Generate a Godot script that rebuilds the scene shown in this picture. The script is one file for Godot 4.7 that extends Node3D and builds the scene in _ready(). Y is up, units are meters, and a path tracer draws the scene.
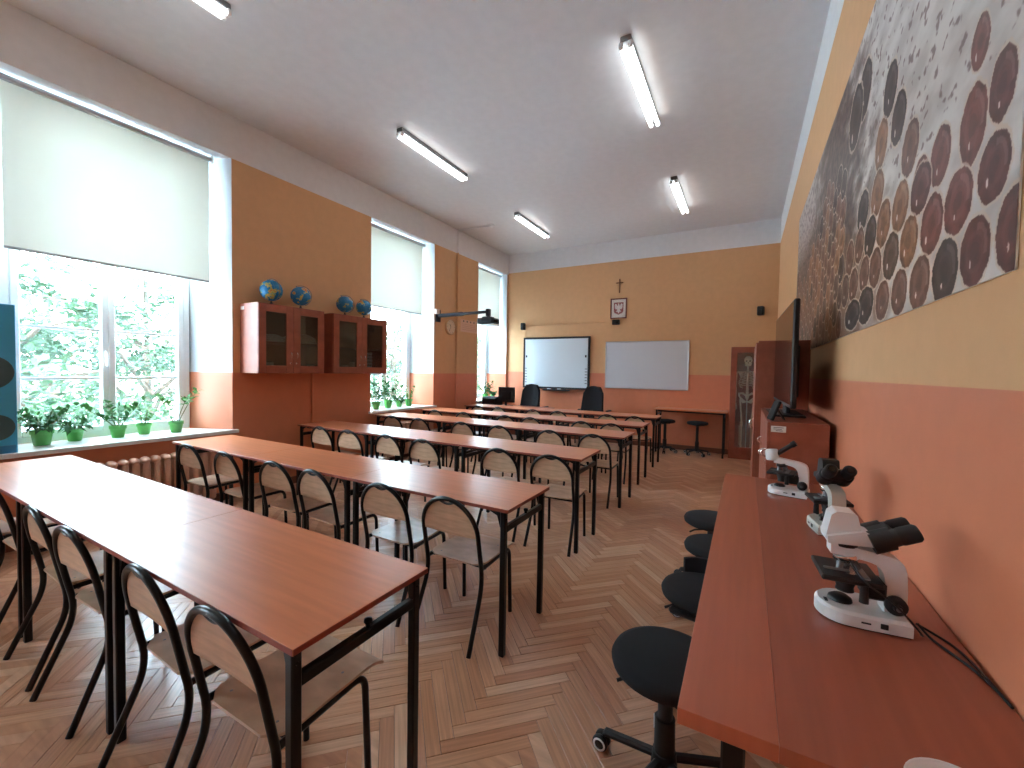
extends Node3D
# A biology classroom: rows of desks by tall windows, a microscope counter along the right wall.

const XL := -4.918      # inner face of the window wall
const XR := 0.451       # inner face of the counter wall
const ZB := -8.554      # inner face of the whiteboard wall
const ZN := 3.2         # inner face of the wall behind the camera
const HC := 4.15        # ceiling height
const XF := -5.44       # plane of the window frames
const HT := 0.767       # desk height
const HK := 0.855       # counter height
const FRIEZE := 3.70

var M := {}
var used := {}

# ------------------------------------------------------------------ mesh building
class MB:
	var v := PackedVector3Array()
	var n := PackedVector3Array()
	var uv := PackedVector2Array()
	var col := PackedColorArray()
	var tint := Color(1, 1, 1)
	var tinted := false

	func tri(a: Vector3, b: Vector3, c: Vector3, na: Vector3, nb: Vector3, nc: Vector3, ua := Vector2.ZERO, ub := Vector2.ZERO, uc := Vector2.ZERO) -> void:
		if (b - a).cross(c - a).dot(na + nb + nc) > 0.0:
			v.append_array([a, c, b]); n.append_array([na, nc, nb]); uv.append_array([ua, uc, ub])
		else:
			v.append_array([a, b, c]); n.append_array([na, nb, nc]); uv.append_array([ua, ub, uc])
		if tinted:
			col.append_array([tint, tint, tint])

	func quad(a: Vector3, b: Vector3, c: Vector3, d: Vector3, nn: Vector3, ua := Vector2(0, 0), ub := Vector2(1, 0), uc := Vector2(1, 1), ud := Vector2(0, 1)) -> void:
		tri(a, b, c, nn, nn, nn, ua, ub, uc)
		tri(a, c, d, nn, nn, nn, ua, uc, ud)

	func box(c: Vector3, s: Vector3, ch := 0.0, b := Basis()) -> MB:
		var h := s * 0.5
		ch = minf(ch, minf(h.x, minf(h.y, h.z)) * 0.95)
		var i := h - Vector3(ch, ch, ch)
		for ax in 3:
			var u := (ax + 1) % 3
			var w := (ax + 2) % 3
			for sg in [-1.0, 1.0]:
				var p := []
				for q in [[-1, -1], [1, -1], [1, 1], [-1, 1]]:
					var t := Vector3()
					t[ax] = sg * h[ax]; t[u] = q[0] * i[u]; t[w] = q[1] * i[w]
					p.append(c + b * t)
				var nn := Vector3(); nn[ax] = sg
				quad(p[0], p[1], p[2], p[3], b * nn)
		if ch > 0.0:
			for ax in 3:
				var u := (ax + 1) % 3
				var w := (ax + 2) % 3
				for su in [-1.0, 1.0]:
					for sw in [-1.0, 1.0]:
						var p := []
						for q in [[-1, 0], [1, 0], [1, 1], [-1, 1]]:
							var t := Vector3()
							t[ax] = q[0] * i[ax]
							t[u] = su * (h[u] if q[1] == 0 else i[u])
							t[w] = sw * (i[w] if q[1] == 0 else h[w])
							p.append(c + b * t)
						var nn := Vector3(); nn[u] = su; nn[w] = sw
						quad(p[0], p[1], p[2], p[3], b * nn.normalized())
			for sx in [-1.0, 1.0]:
				for sy in [-1.0, 1.0]:
					for sz in [-1.0, 1.0]:
						var nn := b * Vector3(sx, sy, sz).normalized()
						tri(c + b * Vector3(sx * h.x, sy * i.y, sz * i.z), c + b * Vector3(sx * i.x, sy * h.y, sz * i.z), c + b * Vector3(sx * i.x, sy * i.y, sz * h.z), nn, nn, nn)
		return self

	func between(a: Vector3, b: Vector3, w: float, h: float, ch := 0.0) -> MB:   # a bar from a to b
		var d := (b - a).normalized()
		var up := Vector3.UP if absf(d.y) < 0.95 else Vector3.RIGHT
		var side := d.cross(up).normalized()
		up = side.cross(d).normalized()
		return box((a + b) * 0.5, Vector3((b - a).length(), h, w), ch, Basis(d, up, side))

	func tube(pts: Array, r, sides := 8, caps := true) -> MB:
		var k := pts.size()
		var tans := []
		for i in k:
			var a: Vector3 = pts[maxi(i - 1, 0)]
			var b: Vector3 = pts[mini(i + 1, k - 1)]
			tans.append((b - a).normalized())
		var up := Vector3.UP if absf(tans[0].y) < 0.9 else Vector3.RIGHT
		var side: Vector3 = tans[0].cross(up).normalized()
		var rings := []
		var norms := []
		for i in k:
			side = (side - tans[i] * side.dot(tans[i])).normalized()
			var o: Vector3 = tans[i].cross(side)
			var rr: float = r[i] if r is Array else r
			var ring := []
			var nr := []
			for j in sides:
				var a := TAU * j / sides
				var d: Vector3 = side * cos(a) + o * sin(a)
				ring.append(pts[i] + d * rr); nr.append(d)
			rings.append(ring); norms.append(nr)
		for i in k - 1:
			for j in sides:
				var j2 := (j + 1) % sides
				tri(rings[i][j], rings[i + 1][j], rings[i + 1][j2], norms[i][j], norms[i + 1][j], norms[i + 1][j2])
				tri(rings[i][j], rings[i + 1][j2], rings[i][j2], norms[i][j], norms[i + 1][j2], norms[i][j2])
		if caps:
			for e in [0, k - 1]:
				var nn: Vector3 = -tans[0] if e == 0 else tans[k - 1]
				for j in range(1, sides - 1):
					tri(rings[e][0], rings[e][j], rings[e][j + 1], nn, nn, nn)
		return self

	func lathe(prof: Array, segs := 24, t := Transform3D()) -> MB:   # prof: Vector2(radius, height); sharp where a point repeats
		for i in prof.size() - 1:
			var p: Vector2 = prof[i]
			var q: Vector2 = prof[i + 1]
			if p.is_equal_approx(q):
				continue
			var np := _pn(prof, i, true)
			var nq := _pn(prof, i, false)
			for j in segs:
				var a := TAU * j / segs
				var b := TAU * (j + 1) / segs
				var ca := Vector3(cos(a), 0, sin(a))
				var cb := Vector3(cos(b), 0, sin(b))
				var A := t * (ca * p.x + Vector3.UP * p.y)
				var B := t * (cb * p.x + Vector3.UP * p.y)
				var Cc := t * (cb * q.x + Vector3.UP * q.y)
				var D := t * (ca * q.x + Vector3.UP * q.y)
				var na := (t.basis * (ca * np.x + Vector3.UP * np.y)).normalized()
				var nb := (t.basis * (cb * np.x + Vector3.UP * np.y)).normalized()
				var nc := (t.basis * (cb * nq.x + Vector3.UP * nq.y)).normalized()
				var nd := (t.basis * (ca * nq.x + Vector3.UP * nq.y)).normalized()
				var ua := Vector2(float(j) / segs, float(i) / (prof.size() - 1))
				var ub := Vector2(float(j + 1) / segs, ua.y)
				var uc := Vector2(ub.x, float(i + 1) / (prof.size() - 1))
				var ud := Vector2(ua.x, uc.y)
				if p.x > 1e-5:
					tri(A, B, Cc, na, nb, nc, ua, ub, uc)
				if q.x > 1e-5:
					tri(A, Cc, D, na, nc, nd, ua, uc, ud)
		return self

	func _seg(p: Vector2, q: Vector2) -> Vector2:
		var d := (q - p).normalized()
		return Vector2(d.y, -d.x)

	func _pn(prof: Array, i: int, first: bool) -> Vector2:
		var own := _seg(prof[i], prof[i + 1])
		var k := i - 1 if first else i + 1
		if k < 0 or k + 1 >= prof.size() or (prof[k] as Vector2).is_equal_approx(prof[k + 1]):
			return own
		var other := _seg(prof[k], prof[k + 1])
		return own if own.dot(other) < 0.3 else (own + other).normalized()

	func ball(c: Vector3, r: Vector3, segs := 16, rings := 10, b := Basis()) -> MB:
		for i in rings:
			for j in segs:
				var P := []
				var N := []
				var U := []
				for q in [[0, 0], [0, 1], [1, 1], [1, 0]]:
					var th: float = PI * (i + q[0]) / rings
					var ph: float = TAU * (j + q[1]) / segs
					var d := Vector3(sin(th) * cos(ph), cos(th), sin(th) * sin(ph))
					P.append(c + b * (d * r)); N.append((b * (d / r)).normalized())
					U.append(Vector2((j + q[1]) / float(segs), (i + q[0]) / float(rings)))
				if i < rings - 1:
					tri(P[0], P[3], P[2], N[0], N[3], N[2], U[0], U[3], U[2])
				if i > 0:
					tri(P[0], P[2], P[1], N[0], N[2], N[1], U[0], U[2], U[1])
		return self

	func prism(poly: PackedVector2Array, y0: float, y1: float, t := Transform3D(), caps := true) -> MB:   # polygon in x,z raised along y
		var k := poly.size()
		var area := 0.0
		for i in k:
			area += poly[i].cross(poly[(i + 1) % k])
		for i in k:
			var p := poly[i]
			var q := poly[(i + 1) % k]
			var d := (q - p).normalized()
			var nn := Vector3(d.y, 0, -d.x) * signf(area)
			quad(t * Vector3(p.x, y0, p.y), t * Vector3(q.x, y0, q.y), t * Vector3(q.x, y1, q.y), t * Vector3(p.x, y1, p.y), (t.basis * nn).normalized())
		if caps:
			var idx := Geometry2D.triangulate_polygon(poly)
			for i in range(0, idx.size(), 3):
				var P := []
				for j in 3:
					P.append(poly[idx[i + j]])
				for e in [[y1, Vector3.UP], [y0, Vector3.DOWN]]:
					var nn: Vector3 = (t.basis * e[1]).normalized()
					tri(t * Vector3(P[0].x, e[0], P[0].y), t * Vector3(P[1].x, e[0], P[1].y), t * Vector3(P[2].x, e[0], P[2].y), nn, nn, nn)
		return self

	func sheet(f: Callable, nu: int, nv: int, thick: float) -> MB:   # a bent board: f(u, v) -> Vector3, u and v in 0..1
		var top := []
		var nor := []
		for i in nu + 1:
			var r := []
			var rn := []
			for j in nv + 1:
				var u := float(i) / nu
				var w := float(j) / nv
				var p: Vector3 = f.call(u, w)
				var e := 0.004
				var du: Vector3 = f.call(minf(u + e, 1), w) - f.call(maxf(u - e, 0), w)
				var dv: Vector3 = f.call(u, minf(w + e, 1)) - f.call(u, maxf(w - e, 0))
				var nn := dv.cross(du)
				r.append(p); rn.append(nn.normalized() if nn.length() > 1e-12 else Vector3.UP)
			top.append(r); nor.append(rn)
		for i in nu:
			for j in nv:
				var q := [[i, j], [i + 1, j], [i + 1, j + 1], [i, j + 1]]
				for sg in [0.5, -0.5]:
					var P := []
					var N := []
					for x in q:
						P.append(top[x[0]][x[1]] + nor[x[0]][x[1]] * thick * sg); N.append(nor[x[0]][x[1]] * signf(sg))
					tri(P[0], P[1], P[2], N[0], N[1], N[2]); tri(P[0], P[2], P[3], N[0], N[2], N[3])
		var rim := []
		for i in nu: rim.append([[i, 0], [i + 1, 0]])
		for j in nv: rim.append([[nu, j], [nu, j + 1]])
		for i in nu: rim.append([[nu - i, nv], [nu - i - 1, nv]])
		for j in nv: rim.append([[0, nv - j], [0, nv - j - 1]])
		var mid: Vector3 = f.call(0.5, 0.5)
		for e in rim:
			var a: Vector3 = top[e[0][0]][e[0][1]]
			var b: Vector3 = top[e[1][0]][e[1][1]]
			var na: Vector3 = nor[e[0][0]][e[0][1]]
			if a.distance_to(b) < 1e-6:
				continue
			var nb: Vector3 = nor[e[1][0]][e[1][1]]
			var o := (b - a).cross(na).normalized()
			if o.dot((a + b) * 0.5 - mid) < 0: o = -o
			quad(a + na * thick * 0.5, b + nb * thick * 0.5, b - nb * thick * 0.5, a - na * thick * 0.5, o)
		return self

	func arrays() -> Array:
		var A := []
		A.resize(Mesh.ARRAY_MAX)
		A[Mesh.ARRAY_VERTEX] = v; A[Mesh.ARRAY_NORMAL] = n; A[Mesh.ARRAY_TEX_UV] = uv
		if tinted: A[Mesh.ARRAY_COLOR] = col
		return A

	func mesh() -> ArrayMesh:
		var am := ArrayMesh.new()
		am.add_surface_from_arrays(Mesh.PRIMITIVE_TRIANGLES, arrays())
		return am

# ------------------------------------------------------------------ objects
func numbered(called: String) -> String:
	if not used.has(called):
		used[called] = 0
		return called
	used[called] += 1
	return "%s_%03d" % [called, used[called]]

func tag(o: Node, label := "", category := "", group := "", kind := "") -> Node:
	if label: o.set_meta("label", label)
	if category: o.set_meta("category", category)
	if group: o.set_meta("group", group)
	if kind: o.set_meta("kind", kind)
	return o

func thing(called: String, label: String, category: String, at := Vector3.ZERO, turn := 0.0, group := "") -> Node3D:
	var o := Node3D.new()
	o.name = numbered(called)
	add_child(o)
	o.position = at
	o.rotation.y = turn
	tag(o, label, category, group)
	return o

func setting(called: String) -> Node3D:
	var o := Node3D.new()
	o.name = called
	add_child(o)
	o.set_meta("kind", "structure")
	return o

func part(mb, called: String, m: Material, parent: Node, at := Vector3.ZERO) -> MeshInstance3D:
	var o := MeshInstance3D.new()
	o.mesh = mb.mesh() if mb is MB else mb
	o.material_override = m
	o.name = called
	o.position = at
	parent.add_child(o, true)
	return o

func multi(dict: Dictionary, called: String, parent: Node) -> MeshInstance3D:   # one mesh, several materials
	var am := ArrayMesh.new()
	var mats := []
	for m in dict:
		am.add_surface_from_arrays(Mesh.PRIMITIVE_TRIANGLES, dict[m].arrays())
		mats.append(m)
	for i in mats.size():
		am.surface_set_material(i, mats[i])
	var o := MeshInstance3D.new()
	o.mesh = am
	o.name = called
	parent.add_child(o, true)
	return o

func again(src: Node3D, at: Vector3, turn: float, label: String) -> Node3D:
	var r: Node3D = src.duplicate()
	r.name = numbered(String(src.name))
	add_child(r)
	r.position = at
	r.rotation.y = turn
	r.set_meta("label", label)
	return r

# ------------------------------------------------------------------ materials
func mat(c: Color, rough := 0.6, metal := 0.0, spec := 0.5) -> StandardMaterial3D:
	var m := StandardMaterial3D.new()
	m.albedo_color = c
	m.roughness = rough
	m.metallic = metal
	m.metallic_specular = spec
	return m

func rgb(r: int, g: int, b: int) -> Color:
	return Color(r / 255.0, g / 255.0, b / 255.0)

func noise_tex(freq: float, lo: Color, hi: Color, seed_ := 1, size := 256, oct := 4, sx := 1.0, sy := 1.0) -> ImageTexture:
	var f := FastNoiseLite.new()
	f.seed = seed_
	f.noise_type = FastNoiseLite.TYPE_SIMPLEX_SMOOTH
	f.frequency = freq
	f.fractal_octaves = oct
	var im := Image.create(size, size, false, Image.FORMAT_RGB8)
	for y in size:
		for x in size:
			# mirrored halves so that the pattern repeats without a seam
			var px := absf(fposmod(x, size) - size * 0.5) * sx
			var py := absf(fposmod(y, size) - size * 0.5) * sy
			im.set_pixel(x, y, lo.lerp(hi, clampf(f.get_noise_2d(px, py) * 0.9 + 0.5, 0, 1)))
	return ImageTexture.create_from_image(im)

func wood(c: Color, tex: Texture2D, scale: Vector3, rough: float, spec := 0.5, off := Vector3.ZERO) -> StandardMaterial3D:
	var m := mat(c, rough, 0.0, spec)
	m.albedo_texture = tex
	m.uv1_triplanar = true
	m.uv1_scale = scale
	m.uv1_offset = off
	return m

func make_materials() -> void:
	var grain := noise_tex(0.03, Color(0.88, 0.865, 0.85), Color(1, 1, 1), 3, 256, 4, 0.22, 1.6)
	var fine := noise_tex(0.05, Color(0.98, 0.98, 0.98), Color(1, 1, 1), 5, 256, 4)
	M.grain = grain
	var soft := noise_tex(0.03, Color(0.94, 0.93, 0.92), Color(1, 1, 1), 8, 256, 4, 0.35, 2.2)
	var soft_z := noise_tex(0.03, Color(0.94, 0.93, 0.92), Color(1, 1, 1), 8, 256, 4, 2.2, 0.35)
	# paint
	var paint := func(c: Color) -> StandardMaterial3D:
		var m := mat(c, 0.62, 0.0, 0.35)
		m.albedo_texture = fine
		m.uv1_triplanar = true
		m.uv1_world_triplanar = true
		m.uv1_scale = Vector3(0.55, 0.55, 0.55)
		return m
	M.ochre = paint.call(rgb(220, 172, 126))
	M.salmon = paint.call(rgb(217, 132, 96))
	M.white_paint = paint.call(rgb(230, 230, 231))
	M.ceiling = paint.call(rgb(224, 223, 223))
	M.salmon.roughness = 0.42
	M.salmon.metallic_specular = 0.5
	M.reveal = paint.call(rgb(212, 219, 225))
	M.plastic_white = mat(rgb(238, 240, 240), 0.35)
	M.sill = mat(rgb(232, 232, 228), 0.3)
	M.glass = mat(Color(0.9, 0.96, 0.95, 0.06), 0.02)
	M.glass.transparency = BaseMaterial3D.TRANSPARENCY_ALPHA
	M.dark_glass = mat(Color(0.16, 0.14, 0.13, 0.45), 0.03)
	M.dark_glass.transparency = BaseMaterial3D.TRANSPARENCY_ALPHA
	M.blind = mat(rgb(238, 236, 222), 0.85, 0.0, 0.2)
	M.blind.backlight_enabled = true
	M.blind.backlight = Color(0.70, 0.70, 0.69)
	M.alu = mat(rgb(190, 192, 194), 0.35, 0.8)
	M.grey_metal = mat(rgb(120, 122, 124), 0.4, 0.5)
	M.chrome = mat(rgb(225, 225, 225), 0.15, 1.0)
	# wood
	M.desk = wood(rgb(218, 134, 92), soft, Vector3(0.5, 1.6, 1.6), 0.30)
	M.desk_edge = wood(rgb(150, 66, 46), grain, Vector3(0.7, 5, 5), 0.45)
	M.counter = wood(rgb(188, 102, 72), soft_z, Vector3(1.6, 1.6, 0.5), 0.36)
	M.counter_b = wood(rgb(168, 90, 64), soft_z, Vector3(1.6, 1.6, 0.5), 0.36, 0.5, Vector3(0.3, 0, 0.37))
	M.cherry = wood(rgb(160, 86, 64), grain, Vector3(4, 0.6, 4), 0.38)
	M.cherry_dark = wood(rgb(122, 56, 42), grain, Vector3(4, 0.6, 4), 0.42)
	M.ply = wood(rgb(222, 184, 152), grain, Vector3(3, 3, 0.9), 0.36)
	M.ply_edge = mat(rgb(190, 150, 112), 0.6)
	M.base_brown = wood(rgb(120, 70, 50), grain, Vector3(0.6, 4, 4), 0.45)
	M.cross_wood = mat(rgb(120, 66, 30), 0.5)
	# metals and plastics
	M.tube = mat(rgb(15, 15, 16), 0.3, 0.0, 0.42)
	M.black = mat(rgb(24, 24, 26), 0.5)
	M.black_soft = mat(rgb(30, 30, 32), 0.75)
	M.black_gloss = mat(rgb(14, 14, 16), 0.10)
	M.fabric = mat(rgb(28, 29, 33), 0.92)
	M.bolt = mat(rgb(150, 150, 150), 0.35, 0.9)
	M.scope = mat(rgb(226, 226, 226), 0.32)
	M.scope_grey = mat(rgb(190, 186, 176), 0.4)
	M.board_white = mat(rgb(205, 208, 214), 0.22)
	M.board_smart = mat(rgb(208, 216, 222), 0.40)
	M.frame_dark = mat(rgb(50, 51, 55), 0.7, 0.0, 0.35)
	M.bone = mat(rgb(214, 200, 176), 0.55)
	M.paper = mat(rgb(232, 230, 226), 0.8)
	M.ink = mat(rgb(70, 70, 74), 0.8)
	M.radiator = mat(rgb(236, 188, 162), 0.4)
	M.pot = mat(rgb(84, 168, 76), 0.38)
	M.soil = mat(rgb(52, 40, 32), 0.95)
	M.leaf = mat(rgb(44, 92, 44), 0.65, 0.0, 0.3)
	M.leaf.backlight_enabled = true
	M.leaf.backlight = Color(0.10, 0.16, 0.07)
	M.leaf_pale = mat(rgb(70, 116, 56), 0.65, 0.0, 0.3)
	M.leaf_pale.backlight_enabled = true
	M.leaf_pale.backlight = Color(0.14, 0.2, 0.08)
	M.stem = mat(rgb(96, 110, 64), 0.7)
	M.bark = mat(rgb(86, 74, 62), 0.9)
	M.tube_glow = mat(rgb(250, 250, 250), 0.5)
	M.tube_glow.emission_enabled = true
	M.tube_glow.emission = Color(0.97, 0.99, 1.0)
	M.tube_glow.emission_energy_multiplier = 3.2

# ------------------------------------------------------------------ setting
func aim_camera() -> void:
	var cam := Camera3D.new()
	cam.name = "camera"
	cam.keep_aspect = Camera3D.KEEP_HEIGHT
	cam.fov = 85.163
	cam.near = 0.05
	cam.far = 200.0
	var yaw := deg_to_rad(29.202)
	var pit := deg_to_rad(-1.829)
	var rol := deg_to_rad(0.965)
	var fw := Vector3(-sin(yaw) * cos(pit), sin(pit), -cos(yaw) * cos(pit))
	var rt := Vector3(cos(yaw), 0, -sin(yaw))
	var up := rt.cross(fw)
	var r2 := rt * cos(rol) + up * sin(rol)
	var u2 := up * cos(rol) - rt * sin(rol)
	cam.transform = Transform3D(Basis(r2, u2, -fw), Vector3(0, 1.459, 0))
	add_child(cam)
	cam.current = true

func light_the_place() -> void:
	var e := Environment.new()
	var s := ProceduralSkyMaterial.new()
	s.sky_top_color = Color(0.79, 0.915, 1.0)
	s.sky_horizon_color = Color(0.86, 0.95, 1.0)
	s.ground_horizon_color = Color(0.55, 0.58, 0.55)
	s.ground_bottom_color = Color(0.4, 0.42, 0.4)
	s.sun_angle_max = 1.0
	var sky := Sky.new()
	sky.sky_material = s
	e.background_mode = Environment.BG_SKY
	e.sky = sky
	e.background_energy_multiplier = 20.0
	e.tonemap_mode = Environment.TONE_MAPPER_LINEAR
	e.tonemap_exposure = 1.92
	e.sdfgi_enabled = true
	e.ssao_enabled = true
	e.ssil_enabled = true
	# the sun stands high behind the building: it lights the trees, none of it enters
	var sun := DirectionalLight3D.new()
	sun.name = "sun"
	sun.light_energy = 7.0
	sun.light_color = Color(0.96, 0.98, 1.0)
	sun.light_angular_distance = 2.0
	sun.shadow_enabled = true
	sun.sky_mode = DirectionalLight3D.SKY_MODE_LIGHT_ONLY
	add_child(sun)
	sun.look_at_from_position(Vector3(8, 10.5, 3), Vector3.ZERO, Vector3.UP)
	var w := WorldEnvironment.new()
	w.name = "environment"
	w.environment = e
	add_child(w)

const WINDOWS := [   # opening in the wall face (near z, far z), the frame's near z and far z, sill height
	[2.45, 0.75, 2.3, 0.95, 0.76],
	[-0.80, -2.505, -0.955, -2.305, 0.76],
	[-4.44, -5.89, -4.54, -5.79, 0.81],
	[-7.29, -8.49, -7.37, -8.42, 0.82],
]
const BORDER_L := 1.385
const BORDER := 1.437

func build_shell() -> void:
	# floor slab; the parquet lies on it
	var fl := setting("floor")
	part(MB.new().box(Vector3((XL + XR) / 2, -0.075, (ZB + ZN) / 2), Vector3(XR - XL + 1.6, 0.118, ZN - ZB + 0.4)), "slab", mat(rgb(70, 48, 36), 0.9), fl)
	parquet(fl)
	var ce := setting("ceiling")
	part(MB.new().box(Vector3((XL + XR) / 2, HC + 0.1, (ZB + ZN) / 2), Vector3(XR - XL + 1.6, 0.2, ZN - ZB + 0.4)), "slab", M.ceiling, ce)
	# plain walls: salmon below, ochre above, a white frieze
	for w in [["wall_right", Vector3(XR, 0, ZN), Vector3(XR, 0, ZB), Vector3(0.2, 0, 0)], ["wall_far", Vector3(XR, 0, ZB), Vector3(XL, 0, ZB), Vector3(0, 0, -0.2)], ["wall_near", Vector3(XL, 0, ZN), Vector3(XR, 0, ZN), Vector3(0, 0, 0.2)]]:
		var o := setting(w[0])
		for band in [["lower_paint", 0.0, BORDER, M.salmon], ["upper_paint", BORDER, FRIEZE + 0.03, M.ochre], ["frieze", FRIEZE + 0.03, HC, M.white_paint]]:
			var a: Vector3 = w[1]
			var b: Vector3 = w[2]
			var along: Vector3 = (b - a).normalized()
			var A: Vector3 = a - along * 0.0
			var c: Vector3 = (A + b) * 0.5 + w[3] * 0.5 + Vector3.UP * (band[1] + band[2]) * 0.5
			var s: Vector3 = (b - A).abs() + (w[3] as Vector3).abs() + Vector3.UP * (band[2] - band[1])
			part(MB.new().box(c, s), band[0], band[3], o)
	# the window wall, pier by pier, with splayed reveals
	var wl := setting("wall_left")
	var xo := XF - 0.12
	var edges := [[ZN, ZN]]
	for w in WINDOWS:
		edges.append([w[0], w[2]])
		edges.append([w[1], w[3]])
	edges.append([ZB, ZB])
	for i in range(0, edges.size(), 2):
		var a: Array = edges[i]
		var b: Array = edges[i + 1]
		var d := {M.salmon: MB.new(), M.ochre: MB.new(), M.white_paint: MB.new(), M.reveal: MB.new()}
		for band in [[0.0, BORDER_L, M.salmon, M.salmon], [BORDER_L, FRIEZE, M.ochre, M.reveal], [FRIEZE, HC, M.white_paint, M.white_paint]]:
			var y0: float = band[0]
			var y1: float = band[1]
			d[band[2]].quad(Vector3(XL, y0, a[0]), Vector3(XL, y0, b[0]), Vector3(XL, y1, b[0]), Vector3(XL, y1, a[0]), Vector3.RIGHT)
			for e in [[a, 1.0], [b, -1.0]]:
				var z0: float = e[0][0]
				var z1: float = e[0][1]
				var nn := Vector3(z1 - z0, 0, 0).normalized() if false else Vector3((XF - XL), 0, 0)
				nn = Vector3(z1 - z0, 0, -(XF - XL)).normalized() * 1.0
				if nn.z * e[1] < 0: nn = -nn
				d[band[3]].quad(Vector3(XL, y0, z0), Vector3(XF, y0, z1), Vector3(XF, y1, z1), Vector3(XL, y1, z0), nn)
				d[band[3]].quad(Vector3(XF, y0, z1), Vector3(xo, y0, z1), Vector3(xo, y1, z1), Vector3(XF, y1, z1), Vector3(0, 0, e[1]))
			d[M.white_paint].quad(Vector3(xo, y0, a[1]), Vector3(xo, y0, b[1]), Vector3(xo, y1, b[1]), Vector3(xo, y1, a[1]), Vector3.LEFT)
		multi(d, "pier", wl)
	for w in WINDOWS:
		var up := PackedVector2Array([Vector2(XL, w[0]), Vector2(XL, w[1]), Vector2(XF, w[3]), Vector2(xo, w[3]), Vector2(xo, w[2]), Vector2(XF, w[2])])
		part(MB.new().prism(up, 0.0, w[4] - 0.035), "parapet", M.salmon, wl)
		part(MB.new().prism(up, FRIEZE, HC), "lintel", M.white_paint, wl)
	# baseboards
	for b in [["baseboard_right", Vector3(XR - 0.012, 0.045, (ZB + ZN) / 2), Vector3(0.022, 0.09, ZN - ZB)], ["baseboard_far", Vector3((XL + XR) / 2, 0.045, ZB + 0.012), Vector3(XR - XL - 0.05, 0.09, 0.022)], ["baseboard_left", Vector3(XL + 0.012, 0.045, (ZB + ZN) / 2), Vector3(0.022, 0.09, ZN - ZB - 0.05)]]:
		var o := part(MB.new().box(b[1], b[2], 0.004), b[0], M.base_brown, self)
		o.set_meta("kind", "structure")

func parquet(fl: Node3D) -> void:
	# herringbone oak: 0.40 x 0.057 m blocks at 45 degrees, zigzags running down the room
	var L := 0.40
	var W := L / 7.0
	var rng := RandomNumberGenerator.new()
	rng.seed = 11
	var tones := [rgb(208, 155, 118), rgb(204, 149, 112), rgb(213, 161, 125), rgb(198, 141, 105), rgb(217, 168, 134), rgb(206, 152, 115), rgb(201, 146, 111), rgb(224, 180, 147)]
	var mats := []
	for i in tones.size():
		mats.append(wood(tones[i], M.grain, Vector3(1.2, 5, 5), 0.28, 0.5, Vector3(0.13 * i, 0.31 * i, 0.27 * i)))
	var block := MB.new().box(Vector3(0, -0.008, 0), Vector3(L - 0.0016, 0.016, W - 0.0016), 0.0012).mesh()
	var rest := MB.new()
	rest.tinted = true
	var c45 := sqrt(0.5)
	var list := []
	var step := W / c45          # along z
	var col := 2.0 * L * c45     # along x: one V
	var x0 := -1.268
	for i in range(-9, 5):
		for k in range(-110, 260):
			var zc := ZN - k * step
			for hand in 2:
				var cx := x0 + i * col + (L * c45) * (0.5 + hand)
				var cz := zc
				# centre lines of the two hands; the butt joints come from this offset
				if hand == 0: cz -= W * c45 * 0.5
				else: cz += W * c45 * 0.5
				if cx < XL - 0.1 or cx > XR + 0.1 or cz < ZB - 0.1 or cz > ZN + 0.1:
					continue
				list.append([cx, cz, hand, rng.randi() % tones.size(), 0.0])
	# the 300 that show largest in the picture
	var eye := Vector3(0, 1.459, 0)
	var yaw := deg_to_rad(29.2)
	var fw := Vector3(-sin(yaw), -0.032, -cos(yaw))
	var rt := Vector3(cos(yaw), 0, -sin(yaw))
	for q in list:
		var p := Vector3(q[0], 0, q[1])
		var dd := (p - eye).dot(fw)
		if dd < 0.4: continue
		var sx := (p - eye).dot(rt) / dd
		var sy := -(p.y - 1.459) / dd
		if absf(sx) > 1.22 or sy > 0.94: continue
		var t := (1.459 - HT) / 1.459
		var at := eye.lerp(p, t)
		if at.x > -4.45 and at.x < -0.95 and at.z < -0.61 and at.z > -1.12: continue
		if at.x > -4.5 and at.x < -1.0 and at.z < -1.78 and at.z > -2.29: continue
		at = eye.lerp(p, (1.459 - HK) / 1.459)
		if at.x > -0.09: continue
		q[4] = 1.0 / (dd * dd * dd)
	var order := list.duplicate()
	order.sort_custom(func(a, b): return a[4] > b[4])
	for i in order.size():
		var q: Array = order[i]
		var turn := deg_to_rad(-45.0 if q[2] == 0 else 45.0)
		var lift := rng.randf_range(-0.0005, 0.0)
		if i < 300 and q[4] > 0:
			var o := MeshInstance3D.new()
			o.mesh = block
			o.material_override = mats[q[3]]
			o.name = "plank"
			o.position = Vector3(q[0], lift, q[1])
			o.rotation.y = turn
			fl.add_child(o, true)
		else:
			rest.tint = (tones[q[3]] as Color).srgb_to_linear()
			rest.box(Vector3(q[0], lift - 0.008, q[1]), Vector3(L - 0.0016, 0.016, W - 0.0016), 0.0012 if q[4] > 0.02 else 0.0, Basis(Vector3.UP, turn))
	var mr := wood(Color(1, 1, 1), M.grain, Vector3(2, 2, 2), 0.28)
	mr.vertex_color_use_as_albedo = true
	var ro := part(rest, "parquet_blocks", mr, fl)
	ro.set_meta("kind", "stuff")

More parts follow.
